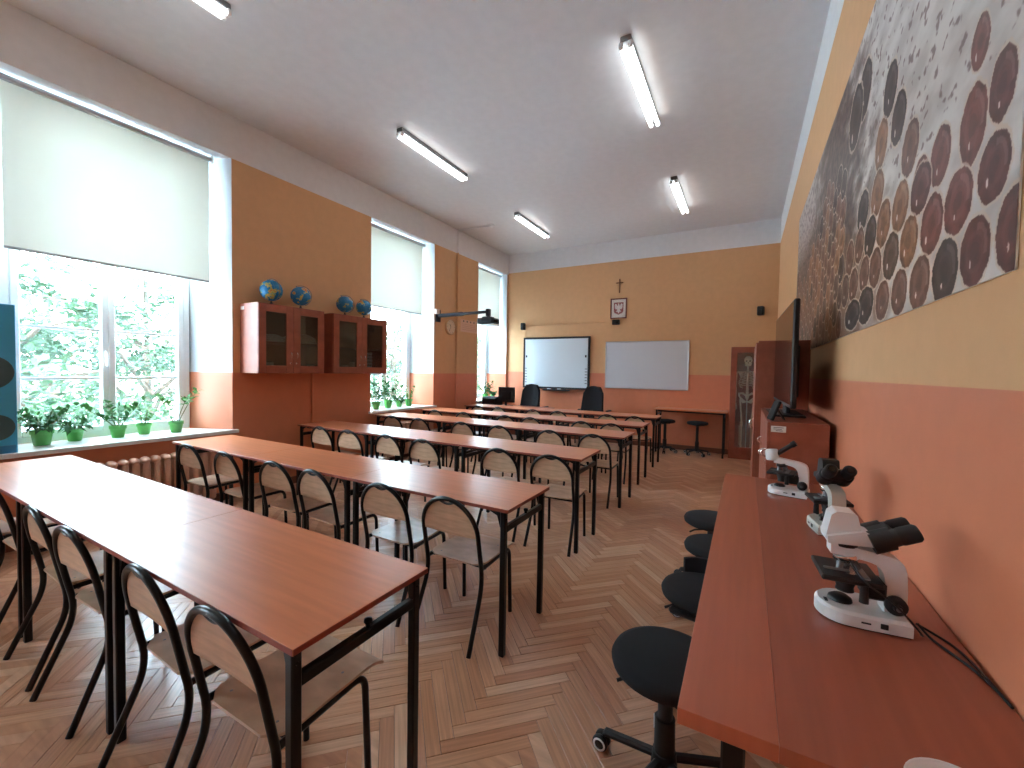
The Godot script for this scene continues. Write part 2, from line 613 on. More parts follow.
func build_window(i: int) -> void:
	var w: Array = WINDOWS[i]
	var o := setting("window_%d" % (i + 1))
	var za: float = w[2]
	var zb: float = w[3]
	var y0: float = w[4]
	var y1 := FRIEZE
	# frame round the opening
	var f := MB.new()
	var t := 0.055
	f.box(Vector3(XF, (y0 + y1) / 2, za - t / 2), Vector3(0.09, y1 - y0, t), 0.004)
	f.box(Vector3(XF, (y0 + y1) / 2, zb + t / 2), Vector3(0.09, y1 - y0, t), 0.004)
	f.box(Vector3(XF, y1 - t / 2, (za + zb) / 2), Vector3(0.088, t, za - zb - 2 * t), 0.004)
	f.box(Vector3(XF, y0 + t / 2, (za + zb) / 2), Vector3(0.088, t, za - zb - 2 * t), 0.004)
	part(f, "window_frame", M.plastic_white, o)
	var zm := (za + zb) / 2
	var pane := MB.new()
	var ybars := []
	var lo := y0 + t + 0.05
	var hi := y1 - t - 0.05
	var rows := 6
	for s in 2:
		var a := za - t - 0.003 if s == 0 else zm
		var b := zm if s == 0 else zb + t + 0.003
		var st := 0.05
		var sash := MB.new()
		var xs := XF + 0.02
		sash.box(Vector3(xs, (lo + hi) / 2, a - st / 2), Vector3(0.07, hi - lo + 0.1, st), 0.006)
		sash.box(Vector3(xs, (lo + hi) / 2, b + st / 2), Vector3(0.07, hi - lo + 0.1, st), 0.006)
		sash.box(Vector3(xs, lo - 0.025, (a + b) / 2), Vector3(0.068, 0.05, a - b - 2 * st), 0.006)
		sash.box(Vector3(xs, hi + 0.025, (a + b) / 2), Vector3(0.068, 0.05, a - b - 2 * st), 0.006)
		var so := part(sash, "sash", M.plastic_white, o)
		var ph := (hi - lo) / rows
		for k in rows:
			part(MB.new().box(Vector3(xs, lo + ph * (k + 0.5), (a + b) / 2), Vector3(0.006, ph - 0.001, a - b - 2 * st + 0.004)), "pane", M.glass, so)
			if k > 0:
				part(MB.new().box(Vector3(xs, lo + ph * k, (a + b) / 2), Vector3(0.03, 0.026, a - b - 2 * st), 0.004), "glazing_bar", M.plastic_white, so)
		if s == 0:
			part(MB.new().box(Vector3(xs + 0.045, 1.55, b + 0.02), Vector3(0.02, 0.07, 0.025), 0.005).box(Vector3(xs + 0.065, 1.5, b + 0.02), Vector3(0.018, 0.13, 0.02), 0.006), "handle", M.plastic_white, so)
	var sill := PackedVector2Array([Vector2(XL + 0.055, w[0] + 0.04), Vector2(XL + 0.055, w[1] - 0.04), Vector2(XL + 0.002, w[1] - 0.04), Vector2(XL + 0.002, w[1] + 0.002), Vector2(XF + 0.046, w[3] + 0.004), Vector2(XF + 0.046, w[2] - 0.004), Vector2(XL + 0.002, w[0] - 0.002), Vector2(XL + 0.002, w[0] + 0.04)])
	part(MB.new().prism(sill, y0 - 0.034, y0), "window_sill", M.sill, o)

func build_blind(w: Array, ybot: float, label: String, na: float, nb: float) -> void:
	var o := thing("roller_blind", label, "blind", Vector3(XL - 0.13, FRIEZE, (na + nb) / 2), 0, "cream roller blinds")
	var h := absf(na - nb)
	part(MB.new().tube([Vector3(0, -0.05, h / 2), Vector3(0, -0.05, -h / 2)], 0.024, 12), "roller", M.alu, o)
	part(MB.new().box(Vector3(0.0, -0.045, h / 2 + 0.008), Vector3(0.06, 0.08, 0.012), 0.003), "bracket", M.plastic_white, o)
	part(MB.new().box(Vector3(0.0, -0.045, -h / 2 - 0.008), Vector3(0.06, 0.08, 0.012), 0.003), "bracket", M.plastic_white, o)
	var drop := FRIEZE - ybot
	part(MB.new().box(Vector3(-0.022, -(drop + 0.05) / 2, 0), Vector3(0.0008, drop - 0.05, h - 0.02)), "fabric", M.blind, o)
	part(MB.new().box(Vector3(-0.022, -drop, 0), Vector3(0.012, 0.022, h - 0.02), 0.003), "bottom_bar", M.alu, o)
	part(MB.new().tube([Vector3(0.0, -0.06, -h / 2 + 0.02), Vector3(0.012, -drop * 0.6, -h / 2 + 0.02)], 0.0025, 5), "pull_cord", M.plastic_white, o)


# ------------------------------------------------------------------ desks and chairs
func bend(a: Vector3, b: Vector3, c: Vector3, r: float, k := 5) -> Array:   # points of a rounded corner at b
	var p := b + (a - b).normalized() * r
	var q := b + (c - b).normalized() * r
	var out := []
	for i in k + 1:
		var t := float(i) / k
		out.append(p.lerp(b, t).lerp(b.lerp(q, t), t))
	return out

func make_desk(len_: float) -> Node3D:
	var o := Node3D.new()
	var hx := len_ / 2
	var leg := MB.new().box(Vector3(0, (HT - 0.02) / 2, 0), Vector3(0.03, HT - 0.02, 0.03), 0.004).mesh()
	part(MB.new().box(Vector3(0, HT - 0.009, 0), Vector3(len_ - 0.002, 0.018, 0.5), 0.0015), "desk_top", M.desk, o)
	var e := MB.new()
	for s in [-1, 1]:
		e.box(Vector3(0, HT - 0.009, s * 0.2502), Vector3(len_ - 0.004, 0.0165, 0.001))
		e.box(Vector3(s * (hx - 0.0008), HT - 0.009, 0), Vector3(0.001, 0.0165, 0.497))
	part(e, "edge_band", M.desk_edge, o)
	for sx in [-1, 1]:
		for sz in [-1, 1]:
			part(leg, "leg", M.tube, o, Vector3(sx * (hx - 0.04), 0, sz * 0.222))
		var rail := MB.new().box(Vector3(sx * (hx - 0.04), HT - 0.115, 0), Vector3(0.025, 0.035, 0.415), 0.004)
		part(rail, "end_rail", M.tube, o)
		part(MB.new().lathe([Vector2(0, 0.03), Vector2(0.012, 0.027), Vector2(0.014, 0.018), Vector2(0.009, 0.012), Vector2(0.008, 0)], 10, Transform3D(Basis(), Vector3(sx * (hx - 0.04), HT - 0.1, -0.02))), "bag_hook", M.tube, o)
		for sz in [-1, 1]:
			var g := MB.new()
			var t := Transform3D(Basis(Vector3.RIGHT, -PI / 2), Vector3(sx * (hx - 0.055), HT - 0.018, sz * 0.222))
			g.prism(PackedVector2Array([Vector2(0, 0), Vector2(-sx * 0.085, 0), Vector2(-sx * 0.07, -0.012), Vector2(-sx * 0.025, -0.03), Vector2(-sx * 0.008, -0.085), Vector2(0, -0.1)]), -0.002, 0.002, t)
			g.lathe([Vector2(0, 0.004), Vector2(0.004, 0.004), Vector2(0.005, 0)], 8, Transform3D(Basis(Vector3.FORWARD, PI / 2 * sx), Vector3(sx * (hx - 0.025), HT - 0.06, sz * 0.222)))
			part(g, "gusset", M.tube, o)
	part(MB.new().box(Vector3(0, HT - 0.034, -0.16), Vector3(len_ - 0.11, 0.03, 0.02), 0.003), "long_rail", M.tube, o)
	part(MB.new().box(Vector3(0, HT - 0.034, 0.16), Vector3(len_ - 0.11, 0.03, 0.02), 0.003), "long_rail", M.tube, o)
	return o

func back_z(y: float) -> float:   # the chair's back leans towards the camera
	return -0.052 + (y - 0.42) / (0.775 - 0.42) * 0.069

func make_chair() -> Node3D:
	var o := Node3D.new()
	var r := 0.0125
	var w := 0.183
	var hoop := []
	var y1 := 0.585
	hoop.append(Vector3(-w, 0.41, back_z(0.41)))
	hoop.append(Vector3(-w, y1, back_z(y1)))
	for i in range(1, 24):
		var a := PI * i / 24.0
		var y := y1 + sin(a) * 0.185
		hoop.append(Vector3(-w * cos(a), y, back_z(y)))
	hoop.append(Vector3(w, y1, back_z(y1)))
	hoop.append(Vector3(w, 0.41, back_z(0.41)))
	part(MB.new().tube(hoop, r, 10, false), "back_hoop", M.tube, o)
	for s in [-1, 1]:
		var a := Vector3(s * w, 0.41, back_z(0.41))
		var k := Vector3(s * w, 0.32, -0.068)
		var f := Vector3(s * 0.193, 0.002, 0.068)
		part(MB.new().tube([a] + bend(a, k, f, 0.085, 6) + [f], r, 10), "rear_leg", M.tube, o)
		var top := Vector3(s * 0.165, 0.399, -0.385)
		var foot := Vector3(s * 0.17, 0.002, -0.40)
		var back := Vector3(s * (w - 0.004), 0.399, -0.066)
		part(MB.new().tube([foot] + bend(foot, top, back, 0.055, 6) + [back], r * 0.95, 10), "front_leg", M.tube, o)
	part(MB.new().tube([Vector3(-w, 0.392, -0.10), Vector3(w, 0.392, -0.10)], 0.008, 8), "cross_bar", M.tube, o)
	# seat: plywood, rounded behind, its front edge rolled down
	var seat := func(u: float, v: float) -> Vector3:
		var hw := 0.184 - 0.012 * v
		if v < 0.16:
			hw *= sqrt(maxf(0.0, 1.0 - pow((0.16 - v) / 0.16, 2.0) * 0.55))
		var x := (u * 2 - 1) * hw
		var z := lerpf(-0.048, -0.465, v)
		var y := 0.4175 - 0.006 * sin(PI * minf(v * 1.2, 1.0)) * (1.0 - pow(u * 2 - 1, 2.0))
		if v > 0.8: y -= pow((v - 0.8) / 0.2, 2.0) * 0.026
		return Vector3(x, y, z)
	var so := part(MB.new().sheet(seat, 10, 16, 0.009), "seat", M.ply, o)
	var sc := MB.new().lathe([Vector2(0, 0.0022), Vector2(0.004, 0.0018), Vector2(0.006, 0)], 8).mesh()
	for q in [[-0.12, -0.10], [0.12, -0.10], [-0.12, -0.33], [0.12, -0.33]]:
		part(sc, "screw", M.bolt, so, Vector3(q[0], 0.4195, q[1]))
	# backrest: fills the hoop's arch
	var panel := func(u: float, v: float) -> Vector3:
		var x := (u * 2 - 1) * (w - 0.010)
		var top := y1 + sqrt(maxf(0.0, 1.0 - pow(x / (w - 0.009), 2.0))) * (0.185 - 0.010)
		var bot := 0.575 - 0.012 * (1.0 - pow(u * 2 - 1, 2.0))
		var dip := 0.016 * exp(-pow(x / 0.032, 4.0))
		var y := lerpf(bot, top - dip, v)
		return Vector3(x, y, back_z(y) - 0.012 * (1.0 - pow(u * 2 - 1, 2.0)))
	part(MB.new().sheet(panel, 24, 6, 0.008), "backrest", M.ply, o)
	var grip := MB.new()
	var gp := []
	for i in 9:
		var x := lerpf(-0.045, 0.045, i / 8.0)
		var y := y1 + 0.185 - 0.016 - 0.012 * cos(x / 0.045 * PI / 2)
		gp.append(Vector3(x, y, back_z(y) - 0.002))
	grip.tube(gp, 0.007, 8)
	part(grip, "hand_grip", M.tube, o)
	return o

const ROWS := [   # aisle end x, front edge z, length of one desk, chair places
	[-0.946, -0.617, 1.165, [-4.07, -3.62, -2.93, -2.45, -1.77, -1.285]],
	[-1.006, -1.784, 1.165, [-4.2, -3.6, -2.95, -2.5, -1.87, -1.375]],
	[-1.111, -3.131, 1.20, [-4.28, -3.8, -3.22, -2.73, -1.87, -1.37]],
	[-1.106, -4.442, 1.24, [-4.47, -3.95, -3.22, -2.65, -1.97, -1.44]],
	[-1.146, -5.505, 1.24, [-4.55, -3.95, -3.18, -2.75, -1.96, -1.54]],
	[-1.176, -6.658, 1.20, [-4.45, -4.0, -3.28, -2.8, -1.94, -1.5]],
]
const ROW_WORDS := ["in the row nearest the camera", "in the second row from the camera", "in the third row from the camera", "in the fourth row from the camera", "in the fifth row from the camera", "in the row nearest the whiteboards"]

func build_rows() -> void:
	var seat_words := ["at the window end", "second from the windows", "third from the windows", "third from the aisle", "second from the aisle", "at the aisle end"]
	var desk_words := ["at the aisle end", "in the middle", "at the window end"]
	var chair0: Node3D = null
	var desks := {}
	for i in ROWS.size():
		var r: Array = ROWS[i]
		var n: float = r[2]
		for k in 3:
			var at := Vector3(r[0] - n * (k + 0.5), 0, r[1] - 0.25)
			var label: String = "cherry-topped black steel desk %s, %s" % [ROW_WORDS[i], desk_words[k]]
			if not desks.has(n):
				desks[n] = make_desk(n)
				desks[n].name = numbered("school_desk")
				add_child(desks[n])
				desks[n].position = at
				tag(desks[n], label, "desk", "desks set in rows of three")
			else:
				var d: Node3D = desks[n].duplicate()
				d.name = numbered("school_desk")
				add_child(d)
				d.position = at
				d.set_meta("label", label)
		for k in 6:
			var label: String = "pale plywood chair %s, %s" % [ROW_WORDS[i], seat_words[k]]
			var at := Vector3(r[3][k], 0, r[1] + 0.002 + (0.004 if k % 2 else 0.0))
			if chair0 == null:
				chair0 = make_chair()
				chair0.name = numbered("school_chair")
				add_child(chair0)
				chair0.position = at
				tag(chair0, label, "chair", "school chairs pushed up to the desks")
			else:
				var c: Node3D = chair0.duplicate()
				c.name = numbered("school_chair")
				add_child(c)
				c.position = at
				c.rotation.y = deg_to_rad([0.0, 1.5, -1.0, 2.0, -1.5, 0.8][(k + i) % 6])
				c.set_meta("label", label)

# ------------------------------------------------------------------ lamps
func build_lamps() -> void:
	var rows := [["on the window side, nearest the camera", -3.47, -1.12], ["on the window side, in the middle", -3.46, -4.14], ["on the window side, nearest the whiteboards", -3.48, -6.9], ["on the counter side, out above the camera", -0.92, -1.3], ["on the counter side, in the middle", -0.92, -4.03], ["on the counter side, nearest the whiteboards", -0.94, -6.74]]
	for q in rows:
		var o := thing("ceiling_lamp", "white twin-tube fluorescent lamp " + q[0], "lamp", Vector3(q[1], HC, q[2]), 0, "fluorescent lamps on the ceiling")
		part(MB.new().box(Vector3(0, -0.025, 0), Vector3(0.085, 0.05, 1.26), 0.006), "housing", M.grey_metal, o)
		for s in [-1, 1]:
			part(MB.new().tube([Vector3(s * 0.034, -0.078, 0.60), Vector3(s * 0.034, -0.078, -0.60)], 0.0195, 12), "lamp_tube", M.tube_glow, o)
			for e in [-1, 1]:
				part(MB.new().box(Vector3(s * 0.036, -0.07, e * 0.615), Vector3(0.036, 0.05, 0.03), 0.006), "lamp_holder", M.plastic_white, o)
		var l := AreaLight3D.new()
		l.name = "lamp_glow"
		l.area_size = Vector2(0.12, 1.2)
		l.light_color = Color(0.92, 0.97, 1.0)
		l.light_energy = LAMP_ENERGY
		l.area_range = 14.0
		l.shadow_enabled = true
		o.add_child(l)
		l.position = Vector3(0, -0.10, 0)
		l.rotation.x = -PI / 2

const LAMP_ENERGY := 0.10

# ------------------------------------------------------------------ far wall
func emblem_texture() -> ImageTexture:
	var w := 96
	var h := 120
	var im := Image.create(w, h, false, Image.FORMAT_RGB8)
	im.fill(rgb(236, 226, 214))
	var shield := PackedVector2Array([Vector2(16, 20), Vector2(80, 20), Vector2(80, 78), Vector2(74, 90), Vector2(58, 96), Vector2(48, 101), Vector2(38, 96), Vector2(22, 90), Vector2(16, 78)])
	var body := PackedVector2Array([Vector2(44, 34), Vector2(41, 30), Vector2(46, 27), Vector2(51, 29), Vector2(52, 38), Vector2(56, 42), Vector2(60, 36), Vector2(64, 29), Vector2(70, 27), Vector2(74, 34), Vector2(74, 52), Vector2(70, 62), Vector2(64, 66), Vector2(58, 64), Vector2(56, 70), Vector2(62, 76), Vector2(66, 82), Vector2(59, 82), Vector2(55, 79), Vector2(53, 86), Vector2(48, 94), Vector2(43, 86), Vector2(41, 79), Vector2(37, 82), Vector2(30, 82), Vector2(34, 76), Vector2(40, 70), Vector2(38, 64), Vector2(32, 66), Vector2(26, 62), Vector2(22, 52), Vector2(22, 34), Vector2(26, 27), Vector2(32, 29), Vector2(36, 36), Vector2(40, 42), Vector2(45, 39)])
	for y in h:
		for x in w:
			var p := Vector2(x + 0.5, y + 0.5)
			if Geometry2D.is_point_in_polygon(p, shield):
				var feather := (x % 5 == 0) and y > 36 and y < 64 and absi(x - 48) > 9
				if Geometry2D.is_point_in_polygon(p, body):
					im.set_pixel(x, y, rgb(205, 170, 160) if feather else rgb(232, 222, 216))
				elif y > 22 and y < 27 and absi(x - 47) < 5:
					im.set_pixel(x, y, rgb(206, 168, 84))
				else:
					im.set_pixel(x, y, rgb(150, 44, 46))
	return ImageTexture.create_from_image(im)

func build_far_wall() -> void:
	var z := ZB
	# interactive board
	var a := thing("interactive_whiteboard", "interactive whiteboard with dark frame and pen tray", "whiteboard", Vector3(-3.68, 1.07, z + 0.002))
	part(MB.new().box(Vector3(0, 0.575, 0.025), Vector3(1.50, 1.06, 0.03), 0.003), "board_surface", M.board_smart, a)
	var fr := MB.new()
	fr.box(Vector3(0, 1.125, 0.025), Vector3(1.58, 0.04, 0.05), 0.006).box(Vector3(0, 0.025, 0.025), Vector3(1.58, 0.04, 0.05), 0.006)
	fr.box(Vector3(-0.77, 0.575, 0.025), Vector3(0.04, 1.06, 0.05), 0.006).box(Vector3(0.77, 0.575, 0.025), Vector3(0.04, 1.06, 0.05), 0.006)
	part(fr, "board_frame", M.frame_dark, a)
	var ic := MB.new()
	for s in [-1, 1]:
		ic.box(Vector3(s * 0.705, 0.72, 0.0415), Vector3(0.035, 0.05, 0.002))
		for k in 6:
			ic.box(Vector3(s * 0.715, 0.14 + k * 0.062, 0.0415), Vector3(0.05, 0.012, 0.002))
	part(ic, "shortcut_mark", M.frame_dark, a)
	part(MB.new().box(Vector3(0.05, -0.02, 0.07), Vector3(0.62, 0.03, 0.09), 0.008), "pen_tray", M.frame_dark, a)
	for k in 4:
		part(MB.new().tube([Vector3(-0.16 + k * 0.12, 0.005, 0.075), Vector3(-0.08 + k * 0.12, 0.005, 0.08)], 0.009, 8), "stylus", M.black if k % 2 else M.plastic_white, a)
	# plain board
	var b := thing("whiteboard", "plain glossy whiteboard with thin pale aluminium frame", "whiteboard", Vector3(-1.75, 1.135, z + 0.002))
	part(MB.new().box(Vector3(0, 0.477, 0.014), Vector3(1.58, 0.93, 0.012)), "board_surface", M.board_white, b)
	var f2 := MB.new()
	for s in [-1, 1]:
		f2.box(Vector3(0, 0.477 + s * 0.467, 0.015), Vector3(1.61, 0.022, 0.028), 0.005)
		f2.box(Vector3(s * 0.794, 0.477, 0.015), Vector3(0.022, 0.92, 0.028), 0.005)
	part(f2, "board_frame", M.alu, b)
	# emblem in its frame
	var e := thing("framed_emblem", "framed white eagle emblem on a red shield", "picture", Vector3(-2.31, 2.765, z + 0.001))
	var f3 := MB.new()
	for s in [-1, 1]:
		f3.box(Vector3(0, s * 0.195, 0.012), Vector3(0.335, 0.022, 0.022), 0.004)
		f3.box(Vector3(s * 0.156, 0, 0.012), Vector3(0.022, 0.37, 0.022), 0.004)
	part(f3, "picture_frame", M.cherry_dark, e)
	var em := mat(Color(1, 1, 1), 0.5)
	em.albedo_texture = emblem_texture()
	var pr := MB.new()
	pr.quad(Vector3(-0.146, -0.185, 0.009), Vector3(0.146, -0.185, 0.009), Vector3(0.146, 0.185, 0.009), Vector3(-0.146, 0.185, 0.009), Vector3.BACK, Vector2(0, 1), Vector2(1, 1), Vector2(1, 0), Vector2(0, 0))
	part(pr, "print", em, e)
	part(MB.new().box(Vector3(0, 0, 0.004), Vector3(0.292, 0.37, 0.006)), "backing", M.paper, e)
	part(MB.new().box(Vector3(0, 0, 0.0125), Vector3(0.292, 0.37, 0.002)), "pane", M.glass, e)
	# crucifix
	var c := thing("crucifix", "small wooden crucifix above the framed emblem", "crucifix", Vector3(-2.30, 3.08, z + 0.001))
	part(MB.new().box(Vector3(0, 0.143, 0.008), Vector3(0.022, 0.286, 0.014), 0.003), "upright", M.cross_wood, c)
	part(MB.new().box(Vector3(0, 0.205, 0.009), Vector3(0.145, 0.022, 0.014), 0.003), "crossbeam", M.cross_wood, c)
	var fig := MB.new()
	fig.tube([Vector3(0, 0.225, 0.024), Vector3(0, 0.19, 0.026), Vector3(0, 0.14, 0.024), Vector3(0.003, 0.09, 0.024), Vector3(0, 0.05, 0.02)], [0.006, 0.012, 0.009, 0.008, 0.004], 8)
	fig.ball(Vector3(0.003, 0.236, 0.024), Vector3(0.009, 0.011, 0.009), 8, 6)
	for s in [-1, 1]:
		fig.tube([Vector3(0, 0.195, 0.025), Vector3(s * 0.03, 0.205, 0.022), Vector3(s * 0.06, 0.21, 0.018)], [0.006, 0.004, 0.003], 6)
	part(fig, "figure", mat(rgb(150, 100, 56), 0.45), c)
	# speakers and the camera box
	var spk := func(label: String, at: Vector3, turn: float) -> void:
		var s := thing("wall_speaker", label, "speaker", at, turn, "small wall speakers")
		part(MB.new().box(Vector3(0, 0, 0.09), Vector3(0.10, 0.155, 0.10), 0.012), "cabinet", M.black, s)
		part(MB.new().lathe([Vector2(0, 0.0), Vector2(0.02, 0.004), Vector2(0.036, 0.008), Vector2(0.04, 0.0)], 16, Transform3D(Basis(Vector3.RIGHT, PI / 2), Vector3(0, -0.02, 0.14))), "cone", M.black_soft, s)
		part(MB.new().box(Vector3(0, 0, 0.003), Vector3(0.05, 0.07, 0.006), 0.002).tube([Vector3(0, 0, 0.0), Vector3(0, 0, 0.05)], 0.011, 8), "bracket", M.black, s)
	spk.call("small black speaker above the interactive board's corner", Vector3(-4.49, 2.47, z + 0.001), 0.25)
	spk.call("small black speaker high above the skeleton cabinet", Vector3(0.215, 2.57, z + 0.001), -0.25)
	var cb := thing("sensor_box", "small black box on the wall under the emblem", "box", Vector3(-2.35, 2.485, z + 0.001))
	part(MB.new().box(Vector3(0, 0, 0.035), Vector3(0.15, 0.105, 0.06), 0.01), "case", M.black, cb)
	part(MB.new().lathe([Vector2(0, 0.008), Vector2(0.018, 0.006), Vector2(0.022, 0)], 14, Transform3D(Basis(Vector3.RIGHT, PI / 2), Vector3(0.03, 0, 0.064))), "lens", M.black_gloss, cb)
	var trunk := thing("cable_trunking", "thin ochre cable trunking running along the far wall", "trunking", Vector3(0, 0, z + 0.001))
	part(MB.new().box(Vector3(-3.42, 2.50, 0.006), Vector3(1.95, 0.018, 0.012), 0.002), "run", M.ochre, trunk)
	part(MB.new().box(Vector3(-4.44, 2.30, 0.006), Vector3(0.014, 0.18, 0.012), 0.002), "drop", M.ochre, trunk)
	# side table with two stools
	var st := thing("side_table", "narrow cherry table with black legs beside the skeleton cabinet", "table", Vector3(-0.865, 0, z + 0.29))
	part(MB.new().box(Vector3(0, 0.795, 0), Vector3(1.22, 0.022, 0.5), 0.003), "table_top", M.desk, st)
	for sx in [-1, 1]:
		for sz in [-1, 1]:
			part(MB.new().box(Vector3(sx * 0.555, 0.392, sz * 0.21), Vector3(0.03, 0.784, 0.03), 0.004), "leg", M.tube, st)
		part(MB.new().box(Vector3(sx * 0.555, 0.70, 0), Vector3(0.025, 0.03, 0.39), 0.004), "end_rail", M.tube, st)
	part(MB.new().box(Vector3(0, 0.765, 0.18), Vector3(1.08, 0.03, 0.02), 0.003), "long_rail", M.tube, st)

# ------------------------------------------------------------------ stools
func make_stool(h: float, backrest := false, R := 0.178, reach := 0.205) -> Node3D:
	var o := Node3D.new()
	var arms := 5
	part(MB.new().lathe([Vector2(0, h), Vector2(R - 0.03, h), Vector2(R - 0.008, h - 0.008), Vector2(R, h - 0.024), Vector2(R - 0.004, h - 0.042), Vector2(R - 0.02, h - 0.052), Vector2(0, h - 0.052)], 40), "seat", M.fabric, o)
	part(MB.new().box(Vector3(0, h - 0.06, 0), Vector3(0.16, 0.016, 0.16), 0.004), "seat_plate", M.black, o)
	part(MB.new().lathe([Vector2(0.025, h - 0.06), Vector2(0.025, 0.24), Vector2(0.034, 0.24), Vector2(0.036, 0.09), Vector2(0, 0.09)], 16), "gas_column", M.black, o)
	part(MB.new().tube([Vector3(0.02, h - 0.072, 0.02), Vector3(-0.10, h - 0.078, 0.10), Vector3(-0.125, h - 0.088, 0.125)], 0.006, 8), "lever", M.black, o)
	part(MB.new().lathe([Vector2(0, 0.125), Vector2(0.04, 0.12), Vector2(0.045, 0.07), Vector2(0, 0.068)], 16), "hub", M.black, o)
	for i in arms:
		var a := TAU * i / arms + 0.5
		var d := Vector3(cos(a), 0, sin(a))
		part(MB.new().between(d * 0.03 + Vector3.UP * 0.095, d * (reach - 0.01) + Vector3.UP * 0.072, 0.032, 0.026, 0.008), "base_arm", M.black, o)
		var side := Vector3(-d.z, 0, d.x)
		var wh := MB.new()
		var ring := MB.new()
		for s in [-1, 1]:
			var t := Transform3D(Basis(d, side * s, d.cross(side * s)), d * reach + side * s * 0.006 + Vector3.UP * 0.0302)
			wh.lathe([Vector2(0.0, 0.0), Vector2(0.028, 0.0), Vector2(0.030, 0.004), Vector2(0.030, 0.014), Vector2(0.026, 0.018), Vector2(0, 0.019)], 16, t)
			ring.lathe([Vector2(0.0175, 0.0184), Vector2(0.018, 0.0208), Vector2(0.0235, 0.0208), Vector2(0.0245, 0.0184)], 16, t)
		wh.tube([d * (reach - 0.013) + Vector3.UP * 0.075, d * (reach - 0.003) + Vector3.UP * 0.03], 0.007, 6)
		var wo := part(wh, "caster", M.black, o)
		part(ring, "wheel_ring", M.plastic_white, wo)
	if backrest:
		var pan := func(u: float, v: float) -> Vector3:
			var an := lerpf(-0.75, 0.75, u)
			return Vector3(sin(an) * 0.185, h - 0.02 + v * 0.085 * (1.0 - 0.25 * pow(absf(an), 3.0)), -cos(an) * 0.185)
		part(MB.new().sheet(pan, 16, 4, 0.018), "backrest", M.fabric, o)
		part(MB.new().tube([Vector3(0, h - 0.07, -0.05), Vector3(0, h - 0.07, -0.185), Vector3(0, h + 0.02, -0.202)], 0.012, 8), "back_bracket", M.black, o)
		part(MB.new().box(Vector3(-0.035, h - 0.078, 0.135), Vector3(0.13, 0.03, 0.04), 0.01), "tilt_handle", M.black, o)
	return o

func build_stools() -> void:
	var place := func(o: Node3D, at: Vector3, turn: float, label: String, group: String) -> void:
		o.name = numbered("swivel_stool")
		add_child(o)
		o.position = at
		o.rotation.y = turn
		tag(o, label, "stool", group)
	place.call(make_stool(0.465, false, 0.19, 0.235), Vector3(-0.213, 0, -1.535), -0.234, "round black swivel stool nearest the camera, half under the counter", "stools along the counter")
	place.call(make_stool(0.465, true), Vector3(-0.148, 0, -2.11), -0.2, "black swivel stool with low backrest, second along the counter", "stools along the counter")
	place.call(make_stool(0.475), Vector3(-0.115, 0, -2.68), 0.0, "round black swivel stool, third along the counter from the camera", "stools along the counter")
	place.call(make_stool(0.475), Vector3(-0.175, 0, -3.17), 0.0, "round black swivel stool farthest along the counter", "stools along the counter")
	place.call(make_stool(0.60), Vector3(-1.28, 0, ZB + 0.42), 0.3, "black swivel stool under the narrow table, nearer the desks", "stools under the narrow table")
	place.call(make_stool(0.60), Vector3(-0.73, 0, ZB + 0.40), 0.8, "black swivel stool under the narrow table, nearer the skeleton", "stools under the narrow table")

# ------------------------------------------------------------------ counter and microscopes
func build_counter() -> void:
	var z0 := -0.795
	var z1 := -2.845
	var o := thing("counter", "long cherry counter of two boards along the right wall", "counter", Vector3(0, 0, 0))
	var zc := (z0 + z1) / 2
	part(MB.new().box(Vector3((-0.09 + 0.066) / 2, HK - 0.015, zc), Vector3(0.156, 0.03, z0 - z1), 0.0008), "front_board", M.counter, o)
	part(MB.new().box(Vector3((0.0663 + XR - 0.004) / 2, HK - 0.0152, zc), Vector3(XR - 0.004 - 0.0663, 0.03, z0 - z1), 0.0008), "rear_board", M.counter_b, o)
	for z in [-0.87, -1.83, -2.77]:
		for x in [0.0, 0.40]:
			part(MB.new().box(Vector3(x, (HK - 0.03) / 2, z), Vector3(0.04, HK - 0.03, 0.04), 0.004), "leg", M.tube, o)
		part(MB.new().box(Vector3(0.2, HK - 0.052, z), Vector3(0.36, 0.04, 0.03), 0.004), "cross_rail", M.tube, o)
		part(MB.new().box(Vector3(0.2, 0.10, z), Vector3(0.36, 0.03, 0.025), 0.004), "foot_rail", M.tube, o)
	part(MB.new().box(Vector3(0.40, HK - 0.09, zc), Vector3(0.025, 0.05, z0 - z1 - 0.1), 0.004), "long_rail", M.tube, o)
	var d := thing("dish", "white round dish at the counter's near end", "dish", Vector3(0.29, HK, -0.812))
	part(MB.new().lathe([Vector2(0, 0.0005), Vector2(0.046, 0.0005), Vector2(0.058, 0.004), Vector2(0.065, 0.010), Vector2(0.0635, 0.011), Vector2(0.056, 0.006), Vector2(0.044, 0.003), Vector2(0, 0.003)], 36), "bowl", M.plastic_white, d)
	part(MB.new().lathe([Vector2(0.065, 0.0095), Vector2(0.0665, 0.0105), Vector2(0.0665, 0.0118), Vector2(0.064, 0.0122), Vector2(0.063, 0.011)], 36), "rim", M.plastic_white, d)

